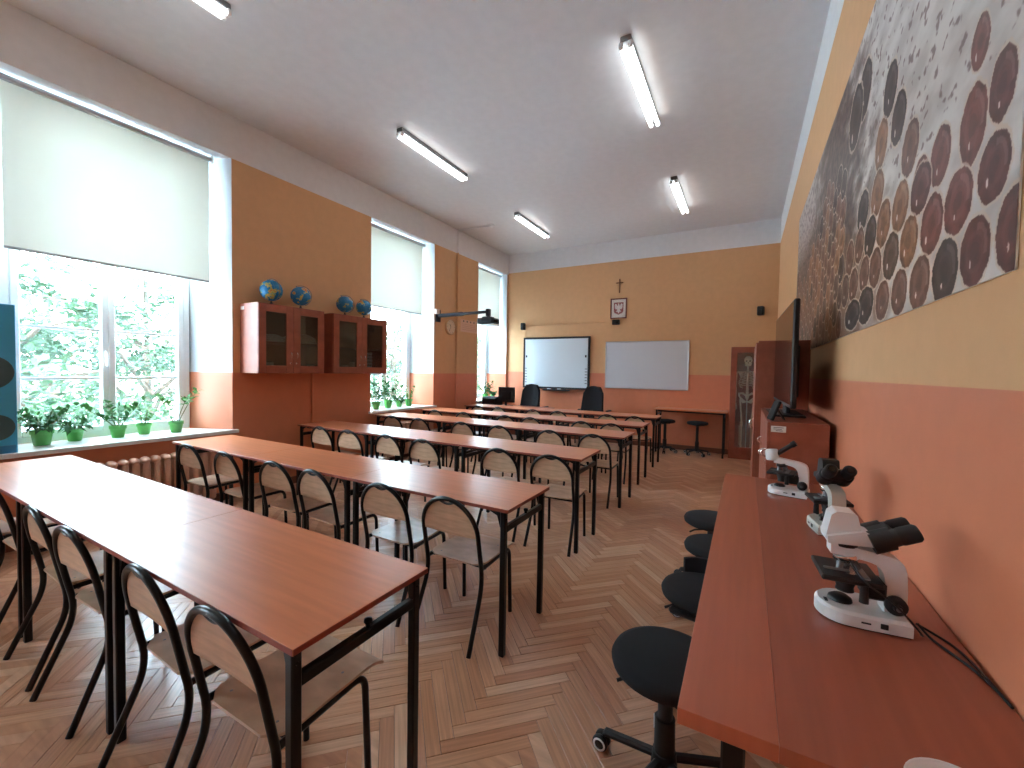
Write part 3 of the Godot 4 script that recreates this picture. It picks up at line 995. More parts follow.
func slab(poly: Array, y0: float, y1: float, bev := 0.006) -> MB:   # a flat casting with a softened upper edge
	var p := PackedVector2Array(poly)
	var inner := Geometry2D.offset_polygon(p, -bev)
	var m := MB.new()
	m.prism(p, y0, y1 - bev, Transform3D(), true)
	if inner.size() == 1 and inner[0].size() == p.size():
		var q: PackedVector2Array = inner[0]
		# line the two rings up
		var off := 0
		var best := 1e9
		for i in q.size():
			var d := q[i].distance_to(p[0])
			if d < best:
				best = d; off = i
		var same := Geometry2D.is_polygon_clockwise(p) == Geometry2D.is_polygon_clockwise(q)
		var k := p.size()
		for i in k:
			var a := p[i]
			var b := p[(i + 1) % k]
			var c := q[(off + (i + 1) * (1 if same else -1) + k * 2) % k]
			var dd := q[(off + i * (1 if same else -1) + k * 2) % k]
			var e := (b - a).normalized()
			var nn := Vector3(e.y, 0.0, -e.x)
			var mid := (a + b) * 0.5
			if Geometry2D.is_point_in_polygon(mid + Vector2(nn.x, nn.z) * 0.001, p): nn = -nn
			nn = (nn + Vector3.UP).normalized()
			m.quad(Vector3(a.x, y1 - bev, a.y), Vector3(b.x, y1 - bev, b.y), Vector3(c.x, y1, c.y), Vector3(dd.x, y1, dd.y), nn)
		var idx := Geometry2D.triangulate_polygon(q)
		for i in range(0, idx.size(), 3):
			m.tri(Vector3(q[idx[i]].x, y1, q[idx[i]].y), Vector3(q[idx[i + 1]].x, y1, q[idx[i + 1]].y), Vector3(q[idx[i + 2]].x, y1, q[idx[i + 2]].y), Vector3.UP, Vector3.UP, Vector3.UP)
	else:
		m.prism(p, y1 - bev, y1)
	return m

func side_cut(poly: Array, half: float, z := 0.0) -> MB:   # outline in x,y given a thickness along z
	var t := Transform3D(Basis(Vector3.RIGHT, PI / 2), Vector3(0, 0, z))   # local (x, y, z) -> (x, -z, y)
	var p := PackedVector2Array()
	for q in poly:
		p.append(Vector2(q.x, -q.y))
	return MB.new().prism(p, -half, half, t)

func smooth_path(pts: Array, per := 4) -> Array:
	var out := []
	var k := pts.size()
	for i in k - 1:
		var p0: Vector2 = pts[maxi(i - 1, 0)]
		var p1: Vector2 = pts[i]
		var p2: Vector2 = pts[i + 1]
		var p3: Vector2 = pts[mini(i + 2, k - 1)]
		for j in per:
			out.append(p1.cubic_interpolate(p2, p0, p3, float(j) / per))
	out.append(pts[k - 1])
	return out

# Built with the user's side towards -x, its arm at +x; the head is turned round on the big one.
func make_microscope(o: Node3D, body: Material, big: bool) -> void:
	# foot
	var foot := [Vector2(0.098, 0.068), Vector2(0.098, -0.068), Vector2(0.0, -0.073)]
	for k in 15:
		var an := lerpf(-PI / 2, PI / 2, k / 14.0)
		foot.append(Vector2(-0.035 - cos(an) * 0.063, sin(an) * 0.072))
	foot.append(Vector2(0.0, 0.073))
	part(slab(foot, 0.004, 0.040, 0.007), "foot", body, o)
	var rub := []
	for q in foot: rub.append(q * 0.965)
	part(MB.new().prism(PackedVector2Array(rub), 0.0005, 0.0045), "rubber_pad", M.black, o)
	# arm: a bowed casting
	var outer := smooth_path([Vector2(0.098, 0.035), Vector2(0.098, 0.10), Vector2(0.092, 0.165), Vector2(0.066, 0.188), Vector2(0.0, 0.198), Vector2(-0.07, 0.206)])
	var inner := smooth_path([Vector2(-0.07, 0.176), Vector2(0.0, 0.170), Vector2(0.036, 0.158), Vector2(0.05, 0.128), Vector2(0.052, 0.08), Vector2(0.05, 0.035)])
	part(side_cut(outer + inner, 0.024), "arm", body, o)
	# stage with its slide holder
	var st := part(MB.new().box(Vector3(-0.03, 0.122, 0), Vector3(0.135, 0.014, 0.14), 0.003), "stage", M.black, o)
	part(MB.new().box(Vector3(0.0, 0.1325, 0.01), Vector3(0.02, 0.006, 0.10), 0.002).box(Vector3(-0.055, 0.1325, 0.02), Vector3(0.06, 0.005, 0.012), 0.002), "slide_holder", M.grey_metal, st)
	part(MB.new().box(Vector3(-0.025, 0.1305, 0.0), Vector3(0.026, 0.0012, 0.076)), "slide", M.glass, st)
	part(MB.new().tube([Vector3(0.0, 0.116, 0.05), Vector3(0.0, 0.065, 0.05)], [0.009, 0.011], 12), "stage_knob", M.black, st)
	part(MB.new().lathe([Vector2(0, 0.112), Vector2(0.024, 0.112), Vector2(0.026, 0.10), Vector2(0.02, 0.08), Vector2(0.022, 0.07), Vector2(0, 0.07)], 20, Transform3D(Basis(), Vector3(-0.03, 0, 0))), "condenser", M.black, o)
	part(MB.new().box(Vector3(0.03, 0.092, 0), Vector3(0.05, 0.05, 0.06), 0.006), "carrier", M.black, o)
	part(MB.new().lathe([Vector2(0, 0.055), Vector2(0.018, 0.054), Vector2(0.027, 0.048), Vector2(0.029, 0.039), Vector2(0, 0.039)], 24, Transform3D(Basis(), Vector3(-0.04, 0, 0))), "lamp_housing", M.black, o)
	for s in [-1, 1]:
		var t := Transform3D(Basis(Vector3.RIGHT, s * PI / 2), Vector3(0.072, 0.066, s * 0.022))
		var kn := part(MB.new().lathe([Vector2(0, 0.034), Vector2(0.010, 0.034), Vector2(0.0105, 0.022), Vector2(0.022, 0.0215), Vector2(0.024, 0.018), Vector2(0.024, 0.004), Vector2(0.02, 0.0)], 20, t), "focus_knob", M.black, o)
		part(MB.new().lathe([Vector2(0.0, 0.0345), Vector2(0.006, 0.0345), Vector2(0.007, 0.034)], 12, t), "knob_cap", M.grey_metal, kn)
	# nosepiece with three objectives
	var tilt := Basis(Vector3.BACK, 0.25)
	var np := part(MB.new().lathe([Vector2(0, 0.008), Vector2(0.03, 0.006), Vector2(0.032, -0.004), Vector2(0.022, -0.014), Vector2(0, -0.016)], 20, Transform3D(tilt, Vector3(-0.03, 0.168, 0))), "nosepiece", M.chrome if big else M.black, o)
	for i in 3:
		var a := TAU * i / 3.0 + 0.6
		var d := (tilt * Vector3(cos(a) * 0.55, -1.0, sin(a) * 0.55)).normalized()
		var p := Vector3(-0.03, 0.158, 0) + tilt * Vector3(cos(a) * 0.014, 0, sin(a) * 0.014)
		part(MB.new().tube([p, p + d * 0.012, p + d * 0.013, p + d * (0.024 + 0.004 * i), p + d * (0.028 + 0.004 * i)], [0.009, 0.009, 0.008, 0.008, 0.005], 12), "objective", M.grey_metal, np)
	# writing and sockets on the foot
	part(MB.new().box(Vector3(0.0, 0.022, 0.0755), Vector3(0.02, 0.004, 0.0015)).box(Vector3(-0.076, 0.0405, 0.018), Vector3(0.008, 0.001, 0.022)), "marking", M.frame_dark, o)
	part(MB.new().box(Vector3(0.038, 0.022, 0.0745), Vector3(0.016, 0.014, 0.003), 0.001), "power_switch", M.black, o)

func binocular_head(o: Node3D, body: Material, dir: float, up := 0.52) -> void:   # dir +1: eyepieces towards +x
	var x0 := -0.035
	part(MB.new().lathe([Vector2(0.03, 0.198), Vector2(0.032, 0.212), Vector2(0.026, 0.216)], 24, Transform3D(Basis(), Vector3(x0, 0, 0))), "dovetail", M.black, o)
	var p := [Vector2(x0 - dir * 0.045, 0.212), Vector2(x0 - dir * 0.050, 0.222), Vector2(x0 - dir * 0.038, 0.285), Vector2(x0 - dir * 0.026, 0.296), Vector2(x0 + dir * 0.014, 0.296), Vector2(x0 + dir * 0.02, 0.290), Vector2(x0 + dir * 0.03, 0.250), Vector2(x0 + dir * 0.05, 0.236), Vector2(x0 + dir * 0.062, 0.212)]
	var wide := side_cut([Vector2(x0 - dir * 0.046, 0.21), Vector2(x0 - dir * 0.048, 0.228), Vector2(x0 + dir * 0.03, 0.252), Vector2(x0 + dir * 0.058, 0.248), Vector2(x0 + dir * 0.072, 0.215)], 0.043)
	part(wide, "head_base", body, o)
	part(side_cut(p, 0.030), "head", body, o)
	var ax := Vector3(dir * cos(up), sin(up), 0)
	var hub := Vector3(x0 + dir * 0.060, 0.228, 0)
	for s in [-1, 1]:
		var c := hub + Vector3(0, 0, s * 0.031)
		var tb := part(MB.new().tube([c - ax * 0.012, c + ax * 0.036, c + ax * 0.037, c + ax * 0.050], [0.030, 0.029, 0.023, 0.022], 20), "eye_tube", M.black, o)
		var e := c + ax * 0.050
		part(MB.new().tube([e, e + ax * 0.006, e + ax * 0.04, e + ax * 0.046], [0.0215, 0.0235, 0.023, 0.019], 20), "eyepiece", M.black_soft, tb)
		part(MB.new().tube([e + ax * 0.0462, e + ax * 0.0464], [0.013, 0.012], 16), "eye_lens", M.black_gloss, tb)
	part(MB.new().box(hub + ax * 0.02, Vector3(0.06, 0.05, 0.07), 0.008, Basis(ax, Vector3(-ax.y * dir, absf(ax.x), 0).normalized(), Vector3.BACK * 1.0)), "bridge", M.black, o)

func cable(called: String, label: String, pts: Array, r := 0.0028) -> void:
	var c := Curve3D.new()
	for i in pts.size():
		var a: Vector3 = pts[maxi(i - 1, 0)]
		var b: Vector3 = pts[mini(i + 1, pts.size() - 1)]
		c.add_point(pts[i], (a - b) * 0.18, (b - a) * 0.18)
	var bk := []
	for p in c.tessellate(4, 4): bk.append(p)
	var o := thing(called, label, "cable", Vector3.ZERO)
	part(MB.new().tube(bk, r, 6), "cord", M.black, o)

func shrink(o: Node3D, s: float) -> void:
	for k in o.get_children():
		(k as Node3D).scale = Vector3(s, s, s)
		(k as Node3D).position *= s

func build_microscopes() -> void:
	var a := thing("microscope", "white binocular microscope nearest the camera, black eyepieces turned towards the wall", "microscope", Vector3(0.262, HK, -1.33), deg_to_rad(4), "microscopes on the counter")
	make_microscope(a, M.scope, true)
	binocular_head(a, M.scope, 1.0, 0.44)
	shrink(a, 0.90)
	var b := thing("microscope", "grey binocular microscope between the other two, eyepieces facing the camera", "microscope", Vector3(0.305, HK, -2.03), deg_to_rad(-82), "microscopes on the counter")
	make_microscope(b, M.scope_grey, true)
	binocular_head(b, M.black, 1.0, 0.6)
	shrink(b, 0.92)
	var c := thing("microscope", "small white monocular microscope nearest the low cabinet", "microscope", Vector3(0.203, HK, -2.53), deg_to_rad(-12), "microscopes on the counter")
	make_microscope(c, M.scope, false)
	shrink(c, 0.88)
	part(MB.new().lathe([Vector2(0, 0.222), Vector2(0.026, 0.220), Vector2(0.030, 0.210), Vector2(0.030, 0.172), Vector2(0.026, 0.166), Vector2(0, 0.166)], 24, Transform3D(Basis(Vector3.BACK, 0.12), Vector3(-0.05, 0, 0))), "head", M.scope, c)
	part(MB.new().tube([Vector3(-0.052, 0.198, 0), Vector3(0.016, 0.256, 0)], [0.012, 0.0115], 16), "eye_tube", M.black, c)
	part(MB.new().tube([Vector3(0.010, 0.251, 0), Vector3(0.026, 0.2645, 0)], [0.0145, 0.0145], 16), "eyepiece", M.black_soft, c)
	cable("power_cable", "black power cable from the nearest microscope to the wall", [Vector3(0.372, HK + 0.022, -1.32), Vector3(0.39, HK + 0.004, -1.30), Vector3(0.41, HK + 0.0035, -1.25), Vector3(0.43, HK + 0.0035, -1.20), Vector3(0.441, HK + 0.004, -1.14)])
	cable("power_cable", "thin black cable lying beside the nearest microscope's power cable", [Vector3(0.372, HK + 0.018, -1.326), Vector3(0.40, HK + 0.004, -1.33), Vector3(0.425, HK + 0.0035, -1.285), Vector3(0.438, HK + 0.0035, -1.21), Vector3(0.443, HK + 0.004, -1.10)])
	cable("illuminator_cable", "black cable hanging down across the nearest microscope", [Vector3(0.226, HK + 0.21, -1.55), Vector3(0.232, HK + 0.165, -1.45), Vector3(0.25, HK + 0.135, -1.245), Vector3(0.31, HK + 0.09, -1.235), Vector3(0.36, HK + 0.03, -1.255), Vector3(0.373, HK + 0.006, -1.30)], 0.0022)

# ------------------------------------------------------------------ cabinets, screen, skeleton
func handle_arc(p: Vector3, out: Vector3, along: Vector3, size := 0.05) -> MB:
	var pts := []
	for i in 9:
		var a := PI * i / 8.0
		pts.append(p + along * (-cos(a) * size) + out * sin(a) * 0.026)
	return MB.new().tube(pts, 0.0055, 8)

func carcass(o: Node3D, s: Vector3, m: Material, t := 0.018) -> void:   # sides, top, bottom and back of a cupboard; origin at its base centre
	part(MB.new().box(Vector3(0, s.y / 2, -s.z / 2 + t / 2), Vector3(s.x, s.y, t), 0.001), "side_panel", m, o)
	part(MB.new().box(Vector3(0, s.y / 2, s.z / 2 - t / 2), Vector3(s.x, s.y, t), 0.001), "side_panel", m, o)
	part(MB.new().box(Vector3(0, s.y - t / 2, 0), Vector3(s.x, t, s.z - 2 * t)), "top_panel", m, o)
	part(MB.new().box(Vector3(0, t / 2, 0), Vector3(s.x, t, s.z - 2 * t)), "bottom_panel", m, o)

func build_cabinets() -> void:
	# low cabinet: doors face the desks (-x)
	var lz0 := -2.89
	var lz1 := -4.08
	var x0 := 0.138
	var x1 := 0.418
	var h := 1.185
	var lo := thing("low_cabinet", "low cherry cabinet under the television", "cabinet", Vector3((x0 + x1) / 2, 0, (lz0 + lz1) / 2))
	var w := x1 - x0
	var d := lz0 - lz1
	carcass(lo, Vector3(w, h, d), M.cherry)
	part(MB.new().box(Vector3(w / 2 - 0.004, h / 2, 0), Vector3(0.006, h - 0.04, d - 0.04)), "back_panel", M.cherry_dark, lo)
	for i in 3:
		var dz := d / 3
		var zc := d / 2 - dz * (i + 0.5)
		var dr := part(MB.new().box(Vector3(-w / 2 - 0.009, h / 2 + 0.03, zc), Vector3(0.018, h - 0.07, dz - 0.004), 0.002), "door", M.cherry, lo)
		part(handle_arc(Vector3(-w / 2 - 0.018, [0.99, 0.93, 0.96][i], zc + dz * 0.36), Vector3.LEFT, Vector3.UP, 0.022), "handle", M.chrome, dr)
		part(MB.new().box(Vector3(-w / 2 - 0.021, 0.93, zc + dz * 0.36), Vector3(0.006, 0.02, 0.016), 0.002), "lock", M.chrome, dr)
	var tg := part(MB.new().box(Vector3(0.008 - w / 2 + 0.03, 1.143, d / 2 + 0.0015), Vector3(0.075, 0.036, 0.002)), "name_tag", M.paper, lo)
	var ln := MB.new()
	for k in 3: ln.box(Vector3(0.038 - w / 2 + [0.0, -0.004, 0.004][k], 1.152 - 0.009 * k, d / 2 + 0.0028), Vector3(0.05 - 0.008 * k, 0.003, 0.0008))
	part(ln, "lettering", M.ink, tg)
	# television
	var tv := thing("television", "large black television standing on the low cabinet", "television", Vector3(0.235, h, -3.5), atan2(0.03, 1.1))
	part(MB.new().box(Vector3(0, 0.40, 0), Vector3(0.03, 0.65, 1.10), 0.006), "housing", M.black, tv)
	part(MB.new().box(Vector3(-0.0155, 0.405, 0), Vector3(0.002, 0.615, 1.075)), "screen_glass", M.black_gloss, tv)
	part(MB.new().box(Vector3(0.03, 0.30, 0), Vector3(0.035, 0.34, 0.7), 0.012), "rear_cover", M.black, tv)
	part(MB.new().box(Vector3(0.01, 0.008, 0), Vector3(0.19, 0.014, 0.52), 0.005).box(Vector3(0.02, 0.05, 0), Vector3(0.03, 0.09, 0.16), 0.006), "stand", M.black, tv)
	# propped panel
	var pn := thing("tablet", "dark tablet propped on the low cabinet's near corner", "tablet", Vector3(0.155, h, -2.965), 0.15)
	part(MB.new().box(Vector3(0.0, 0.062, 0), Vector3(0.016, 0.122, 0.12), 0.004, Basis(Vector3.BACK, -0.33)), "slab", mat(rgb(16, 16, 17), 0.85), pn)
	part(MB.new().between(Vector3(0.012, 0.075, 0), Vector3(0.055, 0.006, 0), 0.05, 0.006, 0.002), "prop", M.black, pn)
	# tall cabinet
	var tc := thing("tall_cabinet", "tall cherry cabinet behind the television", "cabinet", Vector3(0.268, 0, -4.55))
	carcass(tc, Vector3(0.36, 1.745, 0.9), M.cherry)
	for i in 2:
		var dr := part(MB.new().box(Vector3(-0.189, 0.89, 0.225 - 0.45 * i), Vector3(0.018, 1.68, 0.445), 0.002), "door", M.cherry, tc)
		part(handle_arc(Vector3(-0.198, 1.0, 0.03 - 0.06 * i), Vector3.LEFT, Vector3.UP, 0.04), "handle", M.chrome, dr)
	part(MB.new().box(Vector3(0.174, 0.87, 0), Vector3(0.006, 1.7, 0.86)), "back_panel", M.cherry_dark, tc)
	# skeleton cabinet, glass door towards the room
	var sk := thing("display_cabinet", "narrow cherry display cabinet with a glass door", "cabinet", Vector3(0.03, 0, ZB + 0.20))
	var cw := 0.52
	var cd := 0.36
	var ch := 1.93
	for s in [-1, 1]:
		part(MB.new().box(Vector3(s * (cw / 2 - 0.009), ch / 2, 0), Vector3(0.018, ch, cd), 0.001), "side_panel", M.cherry, sk)
	part(MB.new().box(Vector3(0, ch - 0.009, 0), Vector3(cw - 0.036, 0.018, cd)), "top_panel", M.cherry, sk)
	part(MB.new().box(Vector3(0, 0.06, 0), Vector3(cw - 0.036, 0.12, cd)), "plinth", M.cherry, sk)
	part(MB.new().box(Vector3(0, ch / 2, -cd / 2 + 0.005), Vector3(cw - 0.036, ch - 0.02, 0.008)), "back_panel", M.cherry_dark, sk)
	var dr := MB.new()
	dr.box(Vector3(-0.215, ch / 2 + 0.05, cd / 2 + 0.010), Vector3(0.09, ch - 0.12, 0.018), 0.002).box(Vector3(0.215, ch / 2 + 0.05, cd / 2 + 0.010), Vector3(0.09, ch - 0.12, 0.018), 0.002)
	dr.box(Vector3(0, ch - 0.055, cd / 2 + 0.010), Vector3(0.34, 0.09, 0.018), 0.002).box(Vector3(0, 0.165, cd / 2 + 0.010), Vector3(0.34, 0.09, 0.018), 0.002)
	var door := part(dr, "door", M.cherry, sk)
	part(MB.new().box(Vector3(0, (0.21 + ch - 0.1) / 2, cd / 2 + 0.008), Vector3(0.34, ch - 0.31, 0.004)), "pane", M.glass, door)
	part(handle_arc(Vector3(0.2, 1.0, cd / 2 + 0.019), Vector3.BACK, Vector3.UP, 0.04), "handle", M.chrome, door)
	skeleton(Vector3(0.03, 0.125, ZB + 0.19))

func skeleton(at: Vector3) -> void:
	var o := thing("skeleton_model", "human skeleton model standing inside the glass cabinet", "skeleton", at)
	var S := 1.0
	var y := func(v: float) -> float: return v * S
	# skull
	var sk := MB.new()
	sk.ball(Vector3(0, 1.585, -0.01), Vector3(0.062, 0.072, 0.078), 18, 12)
	sk.ball(Vector3(0, 1.545, 0.035), Vector3(0.045, 0.05, 0.035), 14, 8)
	part(sk, "skull", M.bone, o)
	part(MB.new().tube([Vector3(-0.045, 1.53, -0.005), Vector3(-0.036, 1.495, 0.03), Vector3(0, 1.485, 0.06), Vector3(0.036, 1.495, 0.03), Vector3(0.045, 1.53, -0.005)], [0.009, 0.013, 0.015, 0.013, 0.009], 8), "jaw", M.bone, o)
	var eye := MB.new()
	for s in [-1, 1]: eye.ball(Vector3(s * 0.024, 1.568, 0.058), Vector3(0.016, 0.015, 0.012), 10, 6)
	eye.ball(Vector3(0, 1.535, 0.068), Vector3(0.008, 0.012, 0.006), 8, 5)
	part(eye, "eye_socket", M.black_soft, o)
	# spine
	var sp := MB.new()
	for i in 24:
		var t := i / 23.0
		var yy := lerpf(1.48, 0.93, t)
		var zz := -0.035 - 0.03 * sin(t * PI * 1.6) + 0.015
		sp.box(Vector3(0, yy, zz), Vector3(lerpf(0.026, 0.05, t), 0.019, lerpf(0.022, 0.036, t)), 0.005)
		sp.box(Vector3(0, yy, zz - 0.025), Vector3(0.008, 0.01, 0.03), 0.002)
	part(sp, "spine", M.bone, o)
	# ribs
	for i in 10:
		var yy := 1.39 - i * 0.028
		var rx := 0.075 + 0.06 * sin(clampf(i / 7.0, 0, 1) * PI / 2)
		if i > 7: rx -= (i - 7) * 0.01
		for s in [-1, 1]:
			var pts := []
			var last := 10 if i < 7 else 8
			for k in last + 1:
				var a := lerpf(-0.45, 0.46, k / 10.0) * PI
				pts.append(Vector3(s * rx * cos(a), yy - 0.055 * (k / 10.0) + 0.01, -0.005 + 0.075 * sin(a)))
			part(MB.new().tube(pts, 0.0055, 6), "rib", M.bone, o)
	part(MB.new().box(Vector3(0, 1.29, 0.072), Vector3(0.028, 0.16, 0.012), 0.005), "breastbone", M.bone, o)
	for s in [-1, 1]:
		part(MB.new().tube([Vector3(s * 0.012, 1.375, 0.07), Vector3(s * 0.08, 1.385, 0.05), Vector3(s * 0.155, 1.39, 0.005)], 0.0075, 8), "collarbone", M.bone, o)
		var sb := PackedVector2Array([Vector2(0, 0), Vector2(s * 0.09, -0.005), Vector2(s * 0.03, -0.13)])
		part(MB.new().prism(sb, -0.005, 0.005, Transform3D(Basis(Vector3.RIGHT, -PI / 2), Vector3(s * 0.065, 1.385, -0.075))), "shoulder_blade", M.bone, o)
		# arm
		var e := Vector3(s * 0.178, 1.085, -0.01)
		var wr := Vector3(s * 0.182, 0.845, 0.02)
		part(MB.new().tube([Vector3(s * 0.162, 1.38, 0), Vector3(s * 0.168, 1.35, 0), Vector3(s * 0.175, 1.12, -0.008), e], [0.018, 0.010, 0.009, 0.016], 8), "upper_arm", M.bone, o)
		part(MB.new().tube([e + Vector3(0.008, 0, 0), wr + Vector3(0.01, 0, 0)], [0.008, 0.007], 6).tube([e - Vector3(0.008, 0, 0), wr - Vector3(0.008, 0, 0)], [0.008, 0.006], 6), "forearm", M.bone, o)
		var hd := MB.new()
		hd.box(wr + Vector3(0, -0.02, 0.003), Vector3(0.042, 0.03, 0.016), 0.006)
		for k in 5:
			var fx := (k - 2) * 0.011
			var ln: float = [0.06, 0.10, 0.11, 0.105, 0.09][k]
			hd.tube([wr + Vector3(fx * 0.8, -0.03, 0.004), wr + Vector3(fx * 1.3, -0.03 - ln * 0.55, 0.010), wr + Vector3(fx * 1.35, -0.03 - ln, 0.016)], [0.0045, 0.004, 0.003], 5)
		part(hd, "hand", M.bone, o)
		# leg
		var hp := Vector3(s * 0.092, 0.885, -0.005)
		var kn := Vector3(s * 0.075, 0.475, 0.01)
		var an := Vector3(s * 0.075, 0.075, -0.015)
		part(MB.new().tube([hp + Vector3(-s * 0.03, 0.015, 0), hp + Vector3(s * 0.012, 0.0, 0), hp + Vector3(s * 0.008, -0.05, 0), kn + Vector3(0, 0.05, 0), kn + Vector3(0, 0.012, 0)], [0.02, 0.018, 0.013, 0.013, 0.027], 10), "thigh_bone", M.bone, o)
		part(MB.new().ball(kn + Vector3(0, 0.015, 0.03), Vector3(0.018, 0.02, 0.01), 10, 6), "kneecap", M.bone, o)
		part(MB.new().tube([kn + Vector3(0, -0.012, 0), kn + Vector3(0, -0.06, 0), an + Vector3(0, 0.04, 0), an], [0.026, 0.013, 0.011, 0.016], 8).tube([kn + Vector3(s * 0.03, -0.04, -0.01), an + Vector3(s * 0.022, 0.01, 0)], 0.006, 6), "shin_bone", M.bone, o)
		var ft := MB.new()
		ft.ball(an + Vector3(0, -0.035, -0.03), Vector3(0.024, 0.026, 0.034), 10, 6)
		for k in 5:
			ft.tube([an + Vector3((k - 2) * 0.008, -0.035, 0.0), an + Vector3((k - 2) * 0.013 + s * 0.004, -0.056, 0.08), an + Vector3((k - 2) * 0.015 + s * 0.006, -0.066, 0.125 - 0.008 * absi(k - 1))], [0.012, 0.008, 0.006], 6)
		part(ft, "foot", M.bone, o)
		# hip bone
		var hip := []
		for k in 11:
			var a := TAU * k / 11.0
			hip.append(Vector2(s * (0.075 + cos(a) * 0.06), 0.945 + sin(a) * 0.07))
		part(MB.new().tube([Vector3(s * 0.02, 0.965, -0.06), Vector3(s * 0.07, 1.005, -0.05), Vector3(s * 0.125, 1.0, 0.0), Vector3(s * 0.118, 0.955, 0.045), Vector3(s * 0.085, 0.905, 0.04), Vector3(s * 0.03, 0.865, 0.055), Vector3(s * 0.006, 0.862, 0.06)], [0.014, 0.020, 0.014, 0.014, 0.022, 0.014, 0.013], 8).tube([Vector3(s * 0.085, 0.90, 0.02), Vector3(s * 0.062, 0.84, -0.01), Vector3(s * 0.03, 0.85, 0.045)], [0.02, 0.014, 0.010], 8), "hip_bone", M.bone, o)
	part(MB.new().tube([Vector3(0, 0.985, -0.055), Vector3(0, 0.93, -0.075), Vector3(0, 0.885, -0.06)], [0.038, 0.028, 0.010], 8), "sacrum", M.bone, o)
	part(MB.new().tube([Vector3(0, 0.93, -0.10), Vector3(0, 0.03, -0.10)], 0.008, 8).box(Vector3(0, 0.008, -0.03), Vector3(0.26, 0.014, 0.22), 0.003), "stand", M.alu, o)

func build_wall_cabinets() -> void:
	var defs := [[-2.585, -3.39, "left glass-doored cherry wall cabinet, under two globes with a white tag on its side", true], [-3.525, -4.425, "right glass-doored cherry wall cabinet, next to the middle window", false]]
	var y0 := 1.385
	var h := 0.765
	var dp := 0.35
	for q in defs:
		var za: float = q[0]
		var zb: float = q[1]
		var len_ := za - zb
		var o := thing("wall_cabinet", q[2], "cabinet", Vector3(XL + 0.002, y0, (za + zb) / 2), 0, "wall cabinets between the windows")
		for s in [-1, 1]:
			part(MB.new().box(Vector3((dp - 0.02) / 2, h / 2, s * (len_ / 2 - 0.009)), Vector3(dp - 0.02, h, 0.018), 0.001), "side_panel", M.cherry, o)
		part(MB.new().box(Vector3((dp - 0.02) / 2, h - 0.009, 0), Vector3(dp - 0.02, 0.018, len_ - 0.036)), "top_panel", M.cherry, o)
		part(MB.new().box(Vector3((dp - 0.02) / 2, 0.009, 0), Vector3(dp - 0.02, 0.018, len_ - 0.036)), "bottom_panel", M.cherry, o)
		part(MB.new().box(Vector3(0.004, h / 2, 0), Vector3(0.006, h - 0.036, len_ - 0.036)), "back_panel", M.cherry_dark, o)
		part(MB.new().box(Vector3((dp - 0.03) / 2, h * 0.45, 0), Vector3(dp - 0.06, 0.018, len_ - 0.04)), "shelf", M.cherry_dark, o)
		for s in [-1, 1]:
			var dw := len_ / 2 - 0.003
			var zc: float = s * len_ / 4
			var r := 0.085
			var d := MB.new()
			var x := dp - 0.009
			d.box(Vector3(x, h / 2, zc - dw / 2 + r / 2), Vector3(0.018, h - 0.004, r), 0.002).box(Vector3(x, h / 2, zc + dw / 2 - r / 2), Vector3(0.018, h - 0.004, r), 0.002)
			d.box(Vector3(x, h - 0.002 - r / 2, zc), Vector3(0.018, r, dw - 2 * r), 0.002).box(Vector3(x, 0.002 + r / 2, zc), Vector3(0.018, r, dw - 2 * r), 0.002)
			var dn := part(d, "door", M.cherry, o)
			part(MB.new().box(Vector3(x - 0.002, h / 2, zc), Vector3(0.004, h - 2 * r, dw - 2 * r)), "pane", M.dark_glass, dn)
			part(handle_arc(Vector3(dp, h * 0.27, zc - s * (dw / 2 - 0.035)), Vector3.RIGHT, Vector3.UP, 0.035), "handle", M.chrome, dn)
			part(MB.new().lathe([Vector2(0, 0.004), Vector2(0.009, 0.003), Vector2(0.010, 0)], 12, Transform3D(Basis(Vector3.FORWARD, PI / 2), Vector3(dp, h * 0.15, zc - s * (dw / 2 - 0.035)))), "lock", M.chrome, dn)
		if q[3]:
			part(MB.new().box(Vector3(0.05, h - 0.05, len_ / 2 + 0.001), Vector3(0.07, 0.035, 0.002)), "name_tag", M.paper, o)
	# what stands inside
	var sh := y0 + h * 0.45 + 0.0095
	var bt := y0 + 0.0185
	var papers := func(at: Vector3, s: Vector3, label: String) -> void:
		var o := thing("paper_stack", label, "papers", at)
		for k in 4:
			part(MB.new().sheet(func(u: float, v: float) -> Vector3: return Vector3((u - 0.5) * s.x, s.y * (k + 0.5) / 4.0 * (0.55 + 0.45 * sin(PI * v)), (v - 0.5) * s.z + 0.006 * k), 3, 8, 0.004), "sheaf", M.paper, o)
	papers.call(Vector3(XL + 0.2, sh + 0.004, -2.80), Vector3(0.2, 0.09, 0.24), "crumpled white papers on the left wall cabinet's shelf, left door")
	papers.call(Vector3(XL + 0.2, sh + 0.004, -3.17), Vector3(0.22, 0.12, 0.3), "heap of white papers on the left wall cabinet's shelf, right door")
	var jar := func(at: Vector3, r: float, hh: float, label: String) -> void:
		var o := thing("specimen_jar", label, "jar", at, 0, "jars in the wall cabinets")
		part(MB.new().lathe([Vector2(0, 0.001), Vector2(r, 0.001), Vector2(r, hh), Vector2(r * 0.8, hh * 1.08)], 18), "jar_body", M.scope_grey, o)
		part(MB.new().lathe([Vector2(r * 0.84, hh * 1.06), Vector2(r * 0.84, hh * 1.2), Vector2(0, hh * 1.21)], 18), "lid", M.black, o)
	jar.call(Vector3(XL + 0.23, bt, -2.78), 0.04, 0.10, "pale jar at the bottom left of the left wall cabinet")
	jar.call(Vector3(XL + 0.22, bt, -3.08), 0.035, 0.12, "pale jar near the handles of the left wall cabinet")
	jar.call(Vector3(XL + 0.24, bt, -3.28), 0.045, 0.08, "short pale jar at the bottom right of the left wall cabinet")
